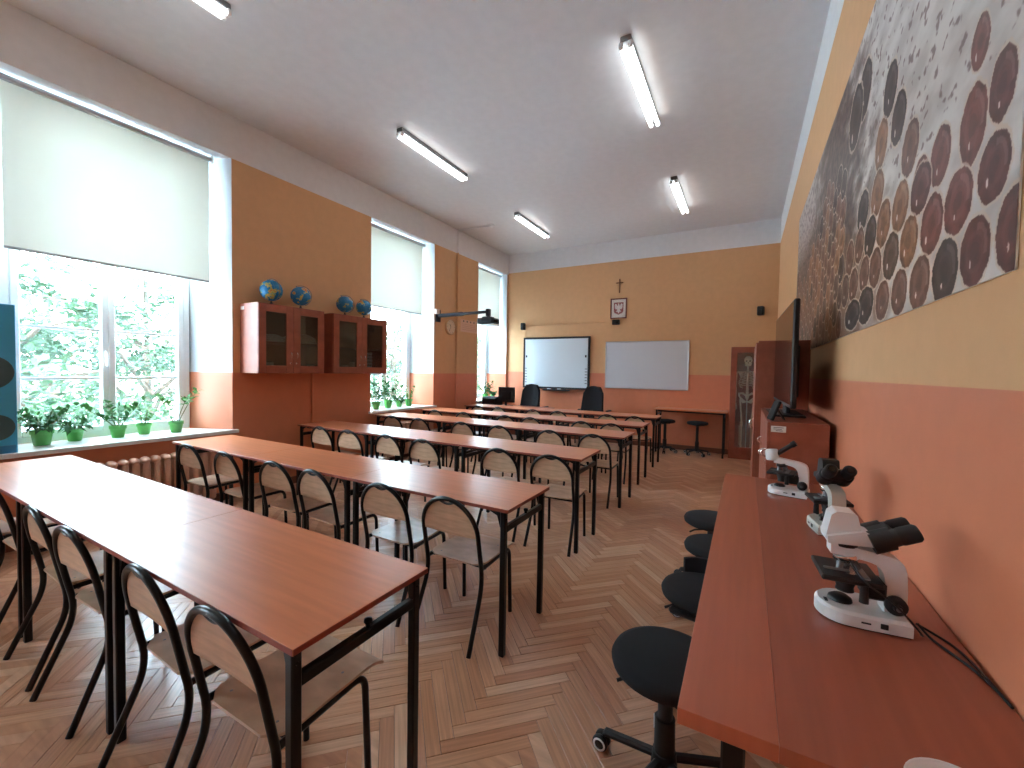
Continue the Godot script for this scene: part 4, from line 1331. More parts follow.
	jar.call(Vector3(XL + 0.23, bt, -3.80), 0.04, 0.09, "pale jar at the bottom left of the right wall cabinet")
	jar.call(Vector3(XL + 0.22, bt, -3.92), 0.035, 0.13, "tall pale jar in the right wall cabinet")
	var bx := thing("leaflet_rack", "pale leaflet rack behind the right wall cabinet's right pane", "rack", Vector3(XL + 0.26, bt, -4.14))
	part(MB.new().box(Vector3(0, 0.14, 0), Vector3(0.02, 0.28, 0.16), 0.003), "rack_panel", M.scope_grey, bx)
	for k in 6:
		part(MB.new().box(Vector3(0.016, 0.03 + k * 0.045, 0), Vector3(0.014, 0.028, 0.15), 0.002), "slot", M.paper, bx)
	# globes
	var gt := globe_texture()
	var gm := mat(Color(1, 1, 1), 0.25)
	gm.albedo_texture = gt
	var gdefs := [[-2.83, 0.118, 0.6, "blue globe with yellow land, leftmost on the wall cabinets"], [-3.19, 0.112, 2.4, "blue globe second from left on the wall cabinets"], [-3.83, 0.108, 3.6, "blue globe on the right wall cabinet, left of the two"], [-4.15, 0.106, 4.4, "blue globe on the right wall cabinet, next to the window"]]
	for g in gdefs:
		var R: float = g[1]
		var o := thing("globe", g[3], "globe", Vector3(XL + 0.18, y0 + h + 0.001, g[0]), g[2] * 0.3, "globes on the wall cabinets")
		var cy := R + 0.055
		part(MB.new().lathe([Vector2(0, 0.0), Vector2(0.065, 0.0), Vector2(0.066, 0.006), Vector2(0.03, 0.016), Vector2(0.012, 0.03), Vector2(0.009, 0.05), Vector2(0, 0.05)], 24), "base", M.black, o)
		var tl := Basis(Vector3.BACK, 0.41)
		part(MB.new().ball(Vector3(0, cy, 0), Vector3(R, R, R), 32, 20, tl * Basis(Vector3.UP, g[2])), "sphere", gm, o)
		var arc := []
		for k in 15:
			var a := lerpf(PI / 2, -PI / 2, k / 14.0)
			arc.append(Vector3(0, cy, 0) + tl * Vector3(cos(a) * (R + 0.012), sin(a) * (R + 0.012), 0))
		part(MB.new().tube(arc, 0.004, 6), "meridian_arm", M.grey_metal, o)
		part(MB.new().tube([Vector3(0, cy, 0) + tl * Vector3(0, R - 0.002, 0), Vector3(0, cy, 0) + tl * Vector3(0, R + 0.018, 0)], 0.006, 8), "pivot", M.grey_metal, o)

func globe_texture() -> ImageTexture:
	var f := FastNoiseLite.new()
	f.seed = 9
	f.frequency = 0.9
	f.fractal_octaves = 4
	var im := Image.create(256, 128, false, Image.FORMAT_RGB8)
	for y in 128:
		for x in 256:
			var th := PI * (y + 0.5) / 128
			var ph := TAU * (x + 0.5) / 256
			var p := Vector3(sin(th) * cos(ph), cos(th), sin(th) * sin(ph)) * 1.3
			var n := f.get_noise_3d(p.x, p.y, p.z)
			var c := rgb(40, 128, 186)
			if n > 0.24: c = rgb(206, 186, 96)
			elif n > 0.20: c = rgb(130, 172, 110)
			elif n > 0.17: c = rgb(110, 178, 210)
			if n > 0.40: c = rgb(196, 118, 96)
			if (x % 21) == 0 or (y % 21) == 0: c = c.lerp(Color.WHITE, 0.18)
			im.set_pixel(x, y, c)
	return ImageTexture.create_from_image(im)

# ------------------------------------------------------------------ poster on the right wall
func poster_texture() -> ImageTexture:
	var w := 1260
	var h := 430
	var im := Image.create(w, h, false, Image.FORMAT_RGB8)
	var f := FastNoiseLite.new()
	f.seed = 21
	f.frequency = 0.02
	f.fractal_octaves = 4
	var g := FastNoiseLite.new()
	g.seed = 4
	g.frequency = 0.05
	g.fractal_octaves = 3
	# z runs from -5.40 at u = 0 to -1.20 at u = 1, y from 3.10 at the top to 1.67
	for y in h:
		for x in w:
			var u := float(x) / w
			var v := float(y) / h
			var n := f.get_noise_2d(x * 0.55, y)
			var n2 := g.get_noise_2d(x * 0.8, y)
			var z := -5.40 + 4.20 * u
			var yy := 3.10 - 1.43 * v
			var c := rgb(214, 209, 205).lerp(rgb(188, 180, 176), clampf(0.5 + n * 1.4, 0, 1))
			# streaks and specks in the pale tissue
			if n2 > 0.30 and yy > 2.15: c = c.lerp(rgb(104, 78, 78), smoothstep(0.30, 0.5, n2) * 0.75)
			# dark tissue from the middle to the far end
			var dark := clampf((-2.25 - z + n * 0.5 + (2.4 - yy) * 0.35) / 0.55, 0, 1)
			var brown := rgb(70, 54, 52).lerp(rgb(104, 80, 72), clampf(0.5 + n2 * 1.2, 0, 1))
			brown = brown.lerp(rgb(146, 108, 82), clampf((2.30 - yy) * 1.6 + n * 0.6, 0, 0.75))
			c = c.lerp(brown, dark)
			# a pale patch in the upper far corner
			var pale := clampf((-3.5 - z) * 1.2 + n * 0.8, 0, 1) * clampf((yy - 2.42 + n2 * 0.25) * 3.5, 0, 1)
			c = c.lerp(rgb(186, 172, 166).lerp(rgb(120, 100, 96), clampf(n2 * 2.2, 0, 1)), pale)
			im.set_pixel(x, y, c)
	# cells: centre (z, y), half sizes, colour number
	var cells := []
	var rng := RandomNumberGenerator.new()
	rng.seed = 5
	for q in POSTER_CELLS: cells.append(q)
	# the packed field goes on towards the far end
	var k := 0
	var zz := -2.98
	while zz > -5.4:
		var yy := 1.75 + (0.078 if k % 2 else 0.0)
		while yy < (2.62 if zz > -3.7 else 2.46) + 0.1 * sin(zz * 3.0):
			var r := rng.randf_range(0.072, 0.088)
			cells.append([zz + rng.randf_range(-0.012, 0.012), yy, r, r * 0.96, [1, 1, 2, 5, 1, 3][rng.randi() % 6]])
			yy += 0.156
		zz -= 0.135
		k += 1
	var cols := [rgb(122, 62, 54), rgb(118, 74, 58), rgb(150, 98, 62), rgb(62, 44, 42), rgb(100, 48, 44), rgb(92, 66, 56)]
	for q in cells:
		var cx: float = (q[0] + 5.40) / 4.20 * w
		var cy: float = (3.10 - q[1]) / 1.43 * h
		var rx: float = q[2] / 4.20 * w
		var ry: float = q[3] / 1.43 * h
		var base: Color = cols[q[4]]
		for y in range(maxi(0, int(cy - ry - 3)), mini(h, int(cy + ry + 4))):
			for x in range(maxi(0, int(cx - rx - 3)), mini(w, int(cx + rx + 4))):
				var dx := (x - cx) / rx
				var dy := (y - cy) / ry
				var d := sqrt(dx * dx + dy * dy) + g.get_noise_2d(x * 1.3 + q[0] * 300, y * 1.3) * 0.07
				if d > 1.10: continue
				if d > 1.0:
					im.set_pixel(x, y, im.get_pixel(x, y).lerp(rgb(206, 188, 170), 0.75))
					continue
				var c := base.lerp(base.darkened(0.35), clampf(d * d * 0.5 + f.get_noise_2d(x * 3.0, y * 3.0) * 0.9, 0, 1))
				if d > 0.45 and d < 0.62: c = c.lerp(base.lightened(0.12), 0.35)
				var k2 := fposmod(q[0] * 37.0 + q[1] * 11.0, 1.0)
				var hx := dx + lerpf(0.1, 0.45, k2)
				var hy := dy - lerpf(0.3, 0.5, fposmod(k2 * 7.0, 1.0))
				if hx * hx * 4.0 + hy * hy < 0.02 * k2 + 0.006: c = rgb(222, 206, 198)
				if absf(d - 0.72) < 0.10 and dx > 0.1 and dy < 0.2: c = c.lerp(base.lightened(0.3), 0.5)
				if d < 0.30: c = c.lerp(base.darkened(0.35), 0.45)
				im.set_pixel(x, y, c)
	return ImageTexture.create_from_image(im)

const POSTER_CELLS := [
	[-1.395, 2.231, 0.045, 0.06, 0],
	[-1.284, 2.072, 0.055, 0.075, 4],
	[-1.414, 2.054, 0.068, 0.091, 0],
	[-1.305, 1.91, 0.07, 0.074, 4],
	[-1.604, 2.068, 0.07, 0.079, 0],
	[-1.865, 2.21, 0.083, 0.088, 1],
	[-2.007, 2.381, 0.084, 0.091, 3],
	[-2.128, 2.551, 0.089, 0.099, 3],
	[-1.751, 2.064, 0.066, 0.066, 0],
	[-2.226, 2.39, 0.088, 0.098, 2],
	[-2.56, 2.799, 0.125, 0.129, 3],
	[-2.742, 2.768, 0.146, 0.151, 3],
	[-1.215, 1.755, 0.066, 0.084, 4],
	[-1.373, 1.75, 0.074, 0.079, 4],
	[-1.477, 1.899, 0.081, 0.08, 0],
	[-1.538, 1.74, 0.082, 0.084, 3],
	[-1.646, 1.895, 0.083, 0.085, 0],
	[-1.749, 2.034, 0.085, 0.075, 4],
	[-1.838, 1.899, 0.086, 0.081, 2],
	[-1.721, 1.745, 0.086, 0.08, 1],
	[-1.944, 2.047, 0.089, 0.086, 2],
	[-2.031, 1.9, 0.096, 0.083, 5],
	[-1.913, 1.75, 0.084, 0.077, 1],
	[-2.146, 2.053, 0.095, 0.089, 2],
	[-2.255, 2.208, 0.095, 0.091, 2],
	[-2.24, 1.903, 0.091, 0.081, 1],
	[-2.115, 1.752, 0.09, 0.075, 1],
	[-2.343, 2.058, 0.1, 0.088, 3],
	[-2.497, 2.216, 0.105, 0.092, 3],
	[-2.42, 1.916, 0.089, 0.077, 1],
	[-2.633, 1.907, 0.097, 0.082, 1],
	[-2.379, 1.771, 0.138, 0.08, 3],
	[-2.54, 2.074, 0.089, 0.082, 1],
	[-2.743, 2.062, 0.095, 0.087, 1],
	[-2.83, 1.912, 0.096, 0.085, 5],
	[-2.638, 1.761, 0.163, 0.072, 3],
]

func build_poster() -> void:
	var o := thing("wall_poster", "huge photo poster of brown oval cells on the right wall", "poster", Vector3(XR - 0.001, 2.385, -3.28))
	part(MB.new().box(Vector3(-0.002, 0, 0), Vector3(0.003, 1.43, 4.2)), "backing", M.paper, o)
	var m := mat(Color(1, 1, 1), 0.42)
	m.albedo_texture = poster_texture()
	var p := MB.new()
	p.quad(Vector3(-0.0042, -0.715, -2.1), Vector3(-0.0042, -0.715, 2.1), Vector3(-0.0042, 0.715, 2.1), Vector3(-0.0042, 0.715, -2.1), Vector3.LEFT, Vector2(0, 1), Vector2(1, 1), Vector2(1, 0), Vector2(0, 0))
	part(p, "print", m, o)

# ------------------------------------------------------------------ window side
func leaf(m: MB, base: Vector3, dir: Vector3, len_: float, wid: float, droop := 0.2) -> void:
	var side := dir.cross(Vector3.UP)
	if side.length() < 0.05: side = Vector3.RIGHT
	side = side.normalized()
	var nn := side.cross(dir).normalized()
	if nn.y < 0: nn = -nn
	var mid := base + dir * len_ * 0.5 + nn * len_ * 0.06
	var tip := base + dir * len_ - Vector3.UP * len_ * droop
	var l := mid + side * wid - nn * wid * 0.3
	var r := mid - side * wid - nn * wid * 0.3
	m.tri(base, l, mid, nn, nn, nn); m.tri(base, mid, r, nn, nn, nn)
	m.tri(l, tip, mid, nn, nn, nn); m.tri(mid, tip, r, nn, nn, nn)

func potted(at: Vector3, s: float, kind: int, label: String, seed_: int, group: String) -> void:
	var o := thing("potted_plant", label, "plant", at, 0, group)
	var r := 0.064 * s
	var h := 0.125 * s
	part(MB.new().lathe([Vector2(0, 0), Vector2(r * 0.72, 0), Vector2(r * 0.76, h * 0.06), Vector2(r * 0.95, h * 0.72), Vector2(r * 0.95, h * 0.72), Vector2(r * 1.06, h * 0.74), Vector2(r * 1.08, h), Vector2(r * 0.98, h), Vector2(r * 0.94, h * 0.86)], 28), "pot", M.pot, o)
	part(MB.new().lathe([Vector2(r * 0.95, h * 0.87), Vector2(0, h * 0.89)], 20), "soil", M.soil, o)
	var rng := RandomNumberGenerator.new()
	rng.seed = seed_
	var fol := MB.new()
	var stm := MB.new()
	var n: int = [16, 7, 5, 4, 12][kind]
	for i in n:
		var a := TAU * i / n + rng.randf_range(-0.4, 0.4)
		var lean: float = rng.randf_range([0.35, 0.15, 0.15, 0.12, 0.5][kind], [0.95, 0.75, 0.5, 0.55, 1.1][kind])
		var ht: float = rng.randf_range(0.7, 1.1) * [0.2, 0.34, 0.22, 0.36, 0.12][kind] * s
		var p := Vector3(cos(a) * r * 0.35, h * 0.88, sin(a) * r * 0.35)
		var d := Vector3(cos(a) * lean, 1.0, sin(a) * lean).normalized()
		var pts := [p]
		for k in 5:
			d = (d + Vector3(cos(a) * 0.10 * lean, -0.05 * lean, sin(a) * 0.10 * lean)).normalized()
			pts.append(pts[-1] + d * ht / 5)
		stm.tube(pts, [0.005 * s, 0.005 * s, 0.0045 * s, 0.004 * s, 0.003 * s, 0.002 * s], 5)
		var pairs: int = [6, 8, 5, 4, 5][kind]
		for k in pairs:
			var t := lerpf(0.25, 1.0, float(k) / (pairs - 1)) if pairs > 1 else 1.0
			if kind == 3: t = lerpf(0.72, 1.0, float(k) / (pairs - 1))
			var fi := t * 5.0
			var q: Vector3 = (pts[mini(int(fi), 4)] as Vector3).lerp(pts[mini(int(fi) + 1, 5)], fi - int(fi) if fi < 5 else 1.0)
			var tang: Vector3 = (pts[5] - pts[3]).normalized()
			var sd := tang.cross(Vector3(rng.randf_range(-1, 1), rng.randf_range(-0.2, 0.6), rng.randf_range(-1, 1))).normalized()
			for s2 in [-1, 1]:
				var ld: Vector3 = (sd * s2 + tang * rng.randf_range(0.3, 0.9) + Vector3(0, 0.15, 0)).normalized()
				leaf(fol, q, ld, rng.randf_range(0.055, 0.085) * s * [1.0, 1.1, 0.9, 1.15, 1.0][kind], rng.randf_range(0.014, 0.022) * s * [0.8, 1.3, 1.0, 1.6, 0.9][kind])
	part(stm, "stem", M.stem, o)
	part(fol, "foliage", M.leaf_pale if kind in [2, 3] else M.leaf, o)

func build_window_side() -> void:
	# pots on the sills
	var g := "green pots on the window sills"
	potted(Vector3(-5.2, 0.7605, -1.138), 1.05, 0, "bushy dark plant in a green pot, leftmost on the near sill", 31, g)
	potted(Vector3(-5.27, 0.7605, -1.356), 0.93, 4, "low plant in a green pot, second on the near sill", 32, g)
	potted(Vector3(-5.2, 0.7605, -1.63), 0.92, 1, "tall dark leafy plant in a green pot, third on the near sill", 33, g)
	potted(Vector3(-5.26, 0.7605, -1.85), 0.88, 2, "slender pale plant in a green pot, fourth on the near sill", 34, g)
	potted(Vector3(-5.16, 0.7605, -2.08), 0.92, 3, "tall plant with round leaves in a green pot, nearest the reveal", 35, g)
	potted(Vector3(-5.12, 0.8105, -4.74), 0.95, 1, "plant in a green pot, leftmost on the middle sill", 36, g)
	potted(Vector3(-5.16, 0.8105, -5.03), 1.05, 1, "leafy plant in a large green pot on the middle sill", 37, g)
	potted(Vector3(-5.16, 0.8105, -5.29), 0.9, 4, "small green pot with a low plant on the middle sill", 38, g)
	potted(Vector3(-5.14, 0.8105, -5.50), 0.95, 2, "green pot with a pale plant at the middle sill's far end", 39, g)
	potted(Vector3(-5.05, 0.8205, -7.83), 0.95, 1, "dark leafy plant in a green pot on the farthest sill", 40, g)
	potted(Vector3(-5.0, 0.8205, -8.06), 0.8, 4, "bright green pot at the right of the farthest sill", 41, g)
	# blue display board standing on the near sill
	var bb := thing("display_board", "blue display board with dark round pictures on the near sill", "board", Vector3(-4.935, 0.7605, -0.69))
	part(MB.new().box(Vector3(0, 0.57, 0), Vector3(0.02, 1.14, 0.52), 0.003), "panel", mat(rgb(58, 164, 208), 0.45), bb)
	for q in [[0.62, 0.12, 0.13], [0.2, 0.15, 0.10], [0.92, -0.1, 0.11], [0.35, -0.12, 0.12]]:
		part(MB.new().lathe([Vector2(q[2], 0), Vector2(q[2], 0.0012), Vector2(0, 0.0012)], 28, Transform3D(Basis(Vector3.FORWARD, PI / 2), Vector3(0.010, q[0], -q[1]))), "round_picture", mat(rgb(58, 86, 92), 0.5), bb)
	part(MB.new().box(Vector3(0.004, 0.03, 0), Vector3(0.032, 0.06, 0.5), 0.003), "ledge", mat(rgb(46, 120, 160), 0.5), bb)
	# radiators
	for q in [[-1.02, -2.30, "salmon cast-iron radiator under the near window"], [-4.55, -5.75, "salmon cast-iron radiator under the middle window"]]:
		var ro := thing("radiator", q[2], "radiator", Vector3(XL + 0.095, 0, (q[0] + q[1]) / 2), 0, "radiators under the windows")
		var n := int((q[0] - q[1]) / 0.078)
		for i in n:
			var z: float = (i - (n - 1) / 2.0) * 0.078
			var sec := MB.new()
			for x in [-0.045, 0.045]:
				sec.tube([Vector3(x, 0.10, z), Vector3(x, 0.13, z), Vector3(x, 0.54, z), Vector3(x, 0.57, z)], [0.018, 0.027, 0.027, 0.018], 10)
			sec.ball(Vector3(0, 0.575, z), Vector3(0.072, 0.034, 0.037), 12, 8).ball(Vector3(0, 0.105, z), Vector3(0.072, 0.034, 0.037), 12, 8)
			part(sec, "section", M.radiator, ro)
		for e in [-1, 1]:
			part(MB.new().box(Vector3(0, 0.045, e * (q[0] - q[1]) * 0.4), Vector3(0.09, 0.09, 0.03), 0.006), "foot", M.radiator, ro)
	# riser pipe on the pier with its branch along the ceiling
	var pp := thing("riser_pipe", "thin ochre pipe running up the pier beside the clock", "pipe", Vector3(XL + 0.03, 0, -6.54))
	part(MB.new().tube([Vector3(0, 0.002, 0), Vector3(0, BORDER_L, 0)], 0.016, 10, false), "lower_run", M.salmon, pp)
	part(MB.new().tube([Vector3(0, BORDER_L, 0), Vector3(0, FRIEZE, 0)], 0.016, 10, false), "upper_run", M.ochre, pp)
	part(MB.new().tube([Vector3(0, FRIEZE, 0), Vector3(0, HC - 0.04, 0), Vector3(0.02, HC - 0.02, 0), Vector3(0.68, HC - 0.018, -0.08)], 0.014, 8), "ceiling_run", M.white_paint, pp)
	part(MB.new().lathe([Vector2(0.05, 0), Vector2(0.05, -0.02), Vector2(0.035, -0.034), Vector2(0, -0.036)], 20, Transform3D(Basis(), Vector3(0.70, HC - 0.001, -0.085))), "junction", M.plastic_white, pp)
	var p2 := thing("riser_pipe", "thin salmon pipe below the wall cabinets", "pipe", Vector3(XL + 0.02, 0, -3.46))
	part(MB.new().tube([Vector3(0, 0.002, 0), Vector3(0, 1.385, 0)], 0.013, 10), "run", M.salmon, p2)
	# clock and calendar on the pier
	var ck := thing("wall_clock", "round pale wall clock on the pier under the projector arm", "clock", Vector3(XL + 0.002, 2.265, -6.34))
	part(MB.new().lathe([Vector2(0.15, 0), Vector2(0.152, 0.03), Vector2(0.14, 0.042), Vector2(0.128, 0.034)], 36, Transform3D(Basis(Vector3.FORWARD, PI / 2), Vector3.ZERO)), "clock_rim", mat(rgb(206, 164, 120), 0.4), ck)
	part(MB.new().lathe([Vector2(0.132, 0.028), Vector2(0, 0.028)], 36, Transform3D(Basis(Vector3.FORWARD, PI / 2), Vector3.ZERO)), "dial", mat(rgb(222, 196, 164), 0.5), ck)
	var mk := MB.new()
	for i in 12:
		var a := TAU * i / 12.0
		mk.box(Vector3(0.0295, cos(a) * 0.11, sin(a) * 0.11), Vector3(0.001, 0.016, 0.005), 0.0, Basis(Vector3.RIGHT, a))
	part(mk, "hour_mark", M.ink, ck)
	for q in [[0.6, 0.06, 0.008], [2.6, 0.095, 0.005]]:
		part(MB.new().between(Vector3(0.031, 0, 0), Vector3(0.031, cos(q[0]) * q[1], sin(q[0]) * q[1]), q[2], 0.002), "hand", M.black, ck)
	var cal := thing("wall_chart", "pale paper chart with four dark marks on the pier", "chart", Vector3(XL + 0.0015, 2.335, -6.985))
	part(MB.new().box(Vector3(0.001, 0, 0), Vector3(0.002, 0.245, 0.60)), "sheet", mat(rgb(226, 186, 158), 0.7), cal)
	var dots := MB.new()
	for k in 4: dots.box(Vector3(0.0025, 0.09, 0.2 - k * 0.12), Vector3(0.001, 0.03, 0.035))
	part(dots, "picture_mark", M.ink, cal)
	var lines := MB.new()
	for k in 4: lines.box(Vector3(0.0025, 0.03 - k * 0.035, 0.0), Vector3(0.001, 0.006, 0.5))
	part(lines, "text_line", mat(rgb(196, 150, 124), 0.7), cal)
	# projector on its arm
	var pj := thing("projector", "dark projector hanging from a wall arm between the windows", "projector", Vector3(XL + 0.002, 2.43, -5.98))
	part(MB.new().box(Vector3(0.015, 0.0, 0), Vector3(0.03, 0.22, 0.12), 0.004), "wall_plate", M.frame_dark, pj)
	part(MB.new().box(Vector3(0.03, 0.07, 0.05), Vector3(0.06, 0.09, 0.09), 0.008), "socket_box", mat(rgb(220, 200, 186), 0.5), pj)
	part(MB.new().between(Vector3(0.03, 0.0, 0), Vector3(0.55, 0.012, -0.03), 0.06, 0.06, 0.008), "outer_arm", M.frame_dark, pj)
	part(MB.new().between(Vector3(0.45, 0.01, -0.025), Vector3(1.07, 0.024, -0.05), 0.044, 0.044, 0.006), "inner_arm", M.frame_dark, pj)
	part(MB.new().box(Vector3(1.06, 0.01, -0.05), Vector3(0.07, 0.12, 0.07), 0.008).tube([Vector3(1.06, -0.05, -0.05), Vector3(1.06, -0.11, -0.05)], 0.022, 10), "mount", M.frame_dark, pj)
	var body := part(MB.new().box(Vector3(1.06, -0.14, -0.05), Vector3(0.30, 0.10, 0.26), 0.02), "body", M.frame_dark, pj)
	part(MB.new().box(Vector3(1.06, -0.09, -0.05), Vector3(0.17, 0.05, 0.16), 0.012), "top_cover", M.frame_dark, body)
	part(MB.new().box(Vector3(1.08, -0.20, -0.07), Vector3(0.28, 0.02, 0.2), 0.006), "lower_cover", M.plastic_white, body)
	part(MB.new().box(Vector3(1.2115, -0.14, -0.05), Vector3(0.006, 0.04, 0.12), 0.002), "lens_window", M.black_gloss, body)

# ------------------------------------------------------------------ teacher's end
func build_teacher() -> void:
	var dz := -7.52
	var o := thing("teacher_desk", "teacher's desk behind the front row, by the farthest window", "desk", Vector3(-4.12, 0, dz))
	part(MB.new().box(Vector3(0, 0.71, 0), Vector3(1.5, 0.025, 0.6), 0.003), "desk_top", M.cherry, o)
	for s in [-1, 1]:
		part(MB.new().box(Vector3(s * 0.73, 0.348, 0), Vector3(0.02, 0.696, 0.56), 0.002), "side_panel", M.cherry, o)
	part(MB.new().box(Vector3(0, 0.42, 0.26), Vector3(1.44, 0.5, 0.018), 0.002), "front_panel", M.cherry, o)
	var mo := thing("monitor", "black computer monitor seen from behind on the teacher's desk", "monitor", Vector3(-4.30, 0.7235, dz + 0.05), 0.05)
	part(MB.new().box(Vector3(0, 0.24, 0.0), Vector3(0.375, 0.31, 0.03), 0.006), "housing", M.black, mo)
	part(MB.new().box(Vector3(0, 0.22, 0.022), Vector3(0.22, 0.16, 0.03), 0.008), "rear_cover", M.black_soft, mo)
	part(MB.new().box(Vector3(0, 0.24, -0.016), Vector3(0.35, 0.28, 0.002)), "panel_glass", M.black_gloss, mo)
	part(MB.new().box(Vector3(0, 0.06, 0.025), Vector3(0.05, 0.12, 0.02), 0.004).box(Vector3(0, 0.008, 0), Vector3(0.22, 0.014, 0.17), 0.005), "stand", M.black, mo)
	var pr := thing("printer", "black printer on the teacher's desk beside the window", "printer", Vector3(-4.66, 0.7235, dz + 0.02))
	part(MB.new().box(Vector3(0, 0.085, 0), Vector3(0.34, 0.16, 0.3), 0.012), "case", M.black, pr)
	part(MB.new().box(Vector3(0, 0.172, -0.01), Vector3(0.33, 0.014, 0.27), 0.004), "lid", M.black_soft, pr)
	part(MB.new().box(Vector3(0, 0.06, -0.152), Vector3(0.24, 0.03, 0.006), 0.002), "paper_slot", M.black_gloss, pr)
	var defs := [[-3.97, "black padded office chair next to the computer monitor"], [-2.61, "black padded office chair between the two whiteboards"]]
	for q in defs:
		var c := thing("office_chair", q[1], "chair", Vector3(q[0], 0, -8.0), 0, "office chairs at the teacher's end")
		var back := func(u: float, v: float) -> Vector3:
			var hw := lerpf(0.225, 0.19, v)
			if v > 0.7: hw *= sqrt(maxf(0.05, 1.0 - pow((v - 0.7) / 0.3, 2.0) * 0.55))
			var yy := 0.62 + v * 0.56
			if v > 0.85: yy -= pow(absf(u * 2 - 1), 3.0) * 0.03
			return Vector3((u * 2 - 1) * hw, yy, 0.10 + 0.04 * (1 - v) - 0.06 * v - 0.03 * (1.0 - pow(u * 2 - 1, 2.0)))
		part(MB.new().sheet(back, 12, 14, 0.06), "backrest", M.fabric, c)
		part(MB.new().box(Vector3(0, 0.47, -0.10), Vector3(0.48, 0.09, 0.46), 0.03), "seat", M.fabric, c)
		part(MB.new().between(Vector3(0, 0.43, 0.06), Vector3(0, 0.72, 0.16), 0.06, 0.02, 0.005), "back_bar", M.black, c)
		for s in [-1, 1]:
			part(MB.new().tube([Vector3(s * 0.24, 0.44, -0.08), Vector3(s * 0.285, 0.46, -0.08), Vector3(s * 0.285, 0.66, -0.06), Vector3(s * 0.285, 0.685, -0.02)], 0.014, 8).box(Vector3(s * 0.285, 0.70, -0.05), Vector3(0.055, 0.03, 0.26), 0.012), "armrest", M.black, c)
		part(MB.new().lathe([Vector2(0.028, 0.42), Vector2(0.03, 0.1), Vector2(0.045, 0.1), Vector2(0.045, 0.06), Vector2(0, 0.06)], 14), "gas_column", M.black, c)
		for i in 5:
			var a := TAU * i / 5.0 + 0.3
			var d := Vector3(cos(a), 0, sin(a))
			part(MB.new().between(d * 0.03 + Vector3.UP * 0.09, d * 0.28 + Vector3.UP * 0.07, 0.04, 0.03, 0.008), "base_arm", M.black, c)
			part(MB.new().tube([d * 0.28 + Vector3(-d.z, 0, d.x) * 0.02 + Vector3.UP * 0.027, d * 0.28 - Vector3(-d.z, 0, d.x) * 0.02 + Vector3.UP * 0.027], 0.026, 14), "caster", M.black, c)

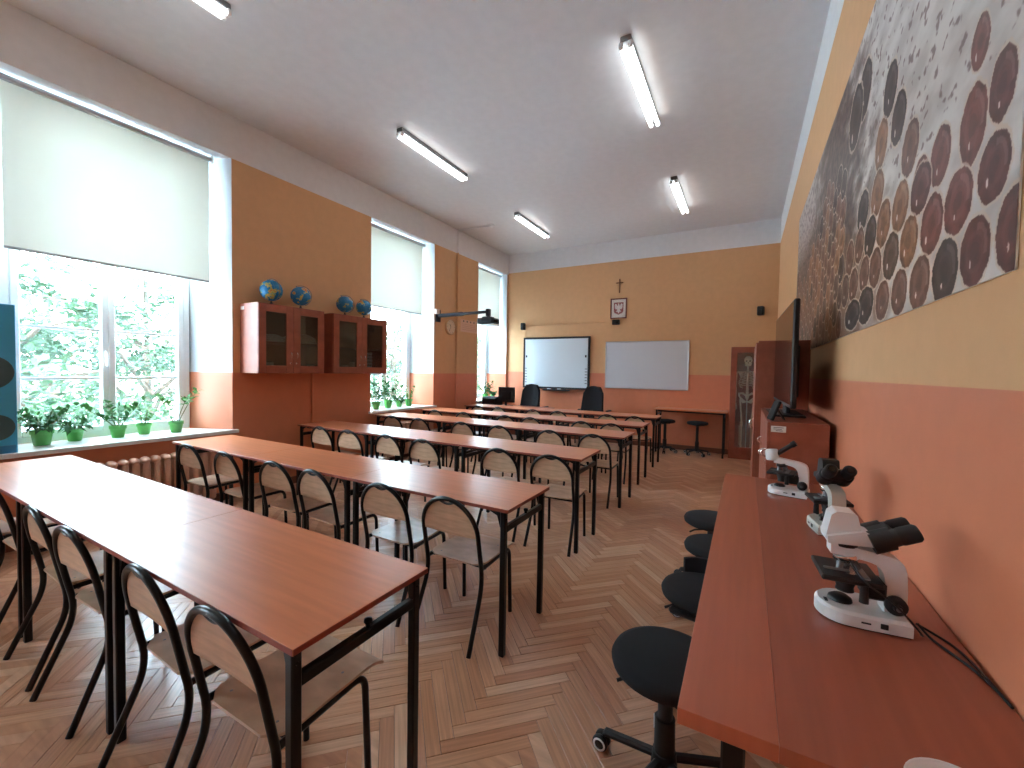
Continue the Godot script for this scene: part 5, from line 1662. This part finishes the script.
# ------------------------------------------------------------------ outside
func build_outside() -> void:
	var gy := -4.2
	var gr := part(MB.new().box(Vector3(-34, gy - 0.1, -8), Vector3(56, 0.2, 90)), "ground", mat(rgb(200, 206, 210), 0.95), self)
	gr.set_meta("kind", "structure")
	var lm := MB.new()
	var rng := RandomNumberGenerator.new()
	rng.seed = 77
	for i in 7:
		var d := Vector3(rng.randf_range(-1, 1), rng.randf_range(-0.5, 0.6), rng.randf_range(-1, 1)).normalized()
		leaf(lm, d * 0.03, (d + Vector3(0, -0.1, 0)).normalized(), rng.randf_range(0.11, 0.17), rng.randf_range(0.03, 0.05), 0.15)
	var sprig := lm.mesh()
	var lf := mat(rgb(46, 82, 48), 0.6)
	lf.backlight_enabled = true
	lf.backlight = Color(0.10, 0.14, 0.10)
	lf.vertex_color_use_as_albedo = true
	var spots := [[-10.4, -1.75, 2.0, 1.3, 640, "leafy green tree outside, filling the near window's left pane"], [-11.8, -4.2, 2.1, 1.5, 640, "leafy green tree outside the near window's right panes"], [-15.5, -3.6, 2.4, 1.2, 420, "pale green tree farther back between the near window's panes"], [-10.6, -10.6, 2.0, 1.6, 560, "leafy green tree outside the middle window"], [-12.5, -18.6, 2.2, 1.8, 460, "green tree outside the farthest window"], [-12.0, 4.4, 2.0, 0.8, 260, "green tree outside the window behind the camera"]]
	for q in spots:
		var o := thing("tree", q[5], "tree", Vector3(q[0], gy, q[1]), 0, "trees outside the windows")
		var cy: float = q[3] - gy
		var R: float = q[2]
		var top := Vector3(0, cy + R * 0.6, 0)
		part(MB.new().tube([Vector3(0, 0, 0), Vector3(0.08, cy * 0.4, 0.04), Vector3(-0.05, cy * 0.8, -0.05), top], [0.17, 0.13, 0.09, 0.03], 10), "trunk", M.bark, o)
		for k in 9:
			var a := k * 2.4
			var y := cy + R * lerpf(-0.6, 0.5, k / 8.0)
			var e := Vector3(cos(a) * R * 0.72, y + R * 0.35, sin(a) * R * 0.72)
			part(MB.new().tube([Vector3(0, y - 0.2, 0), e * Vector3(0.5, 1, 0.5) + Vector3(0, -0.15, 0), e], [0.055, 0.035, 0.012], 6), "branch", M.bark, o)
		var mm := MultiMesh.new()
		mm.transform_format = MultiMesh.TRANSFORM_3D
		mm.use_colors = true
		mm.mesh = sprig
		mm.instance_count = q[4]
		# leaves gather in clumps
		var clumps := []
		for k in 30:
			var d := Vector3(rng.randfn(), rng.randfn(), rng.randfn()).normalized()
			clumps.append(Vector3(0, cy, 0) + d * Vector3(R, R * 1.15, R) * pow(rng.randf(), 0.45))
		for k in int(q[4]):
			var c: Vector3 = clumps[rng.randi() % clumps.size()]
			var p := c + Vector3(rng.randfn() * 0.40, rng.randfn() * 0.13, rng.randfn() * 0.40)
			var b := Basis.from_euler(Vector3(rng.randf_range(-0.5, 0.5), rng.randf() * TAU, rng.randf_range(-0.5, 0.5))).scaled(Vector3.ONE * rng.randf_range(0.8, 1.5))
			mm.set_instance_transform(k, Transform3D(b, p))
			var t := rng.randf_range(0.75, 1.0)
			mm.set_instance_color(k, Color(t * rng.randf_range(0.9, 1.0), t, t * rng.randf_range(0.85, 1.0)))
		var mi := MultiMeshInstance3D.new()
		mi.multimesh = mm
		mi.material_override = lf
		mi.name = "foliage"
		mi.set_meta("kind", "stuff")
		o.add_child(mi)

func _ready() -> void:
	aim_camera()
	light_the_place()
	make_materials()
	build_shell()
	for i in WINDOWS.size():
		build_window(i)
	build_outside()
	build_blind(WINDOWS[0], 2.36, "cream roller blind on the window behind the camera", 2.34, 0.86)
	build_blind(WINDOWS[1], 2.36, "cream roller blind on the window with five green pots", -0.915, -2.365)
	build_blind(WINDOWS[2], 2.43, "cream roller blind on the window right of the wall cabinets", -4.53, -5.75)
	build_blind(WINDOWS[3], 2.49, "cream roller blind on the window nearest the whiteboards", -7.38, -8.43)
	build_lamps()
	build_rows()
	build_counter()
	build_cabinets()
	build_poster()
	build_far_wall()
	build_stools()
	build_wall_cabinets()
	build_window_side()
	build_teacher()
	build_microscopes()
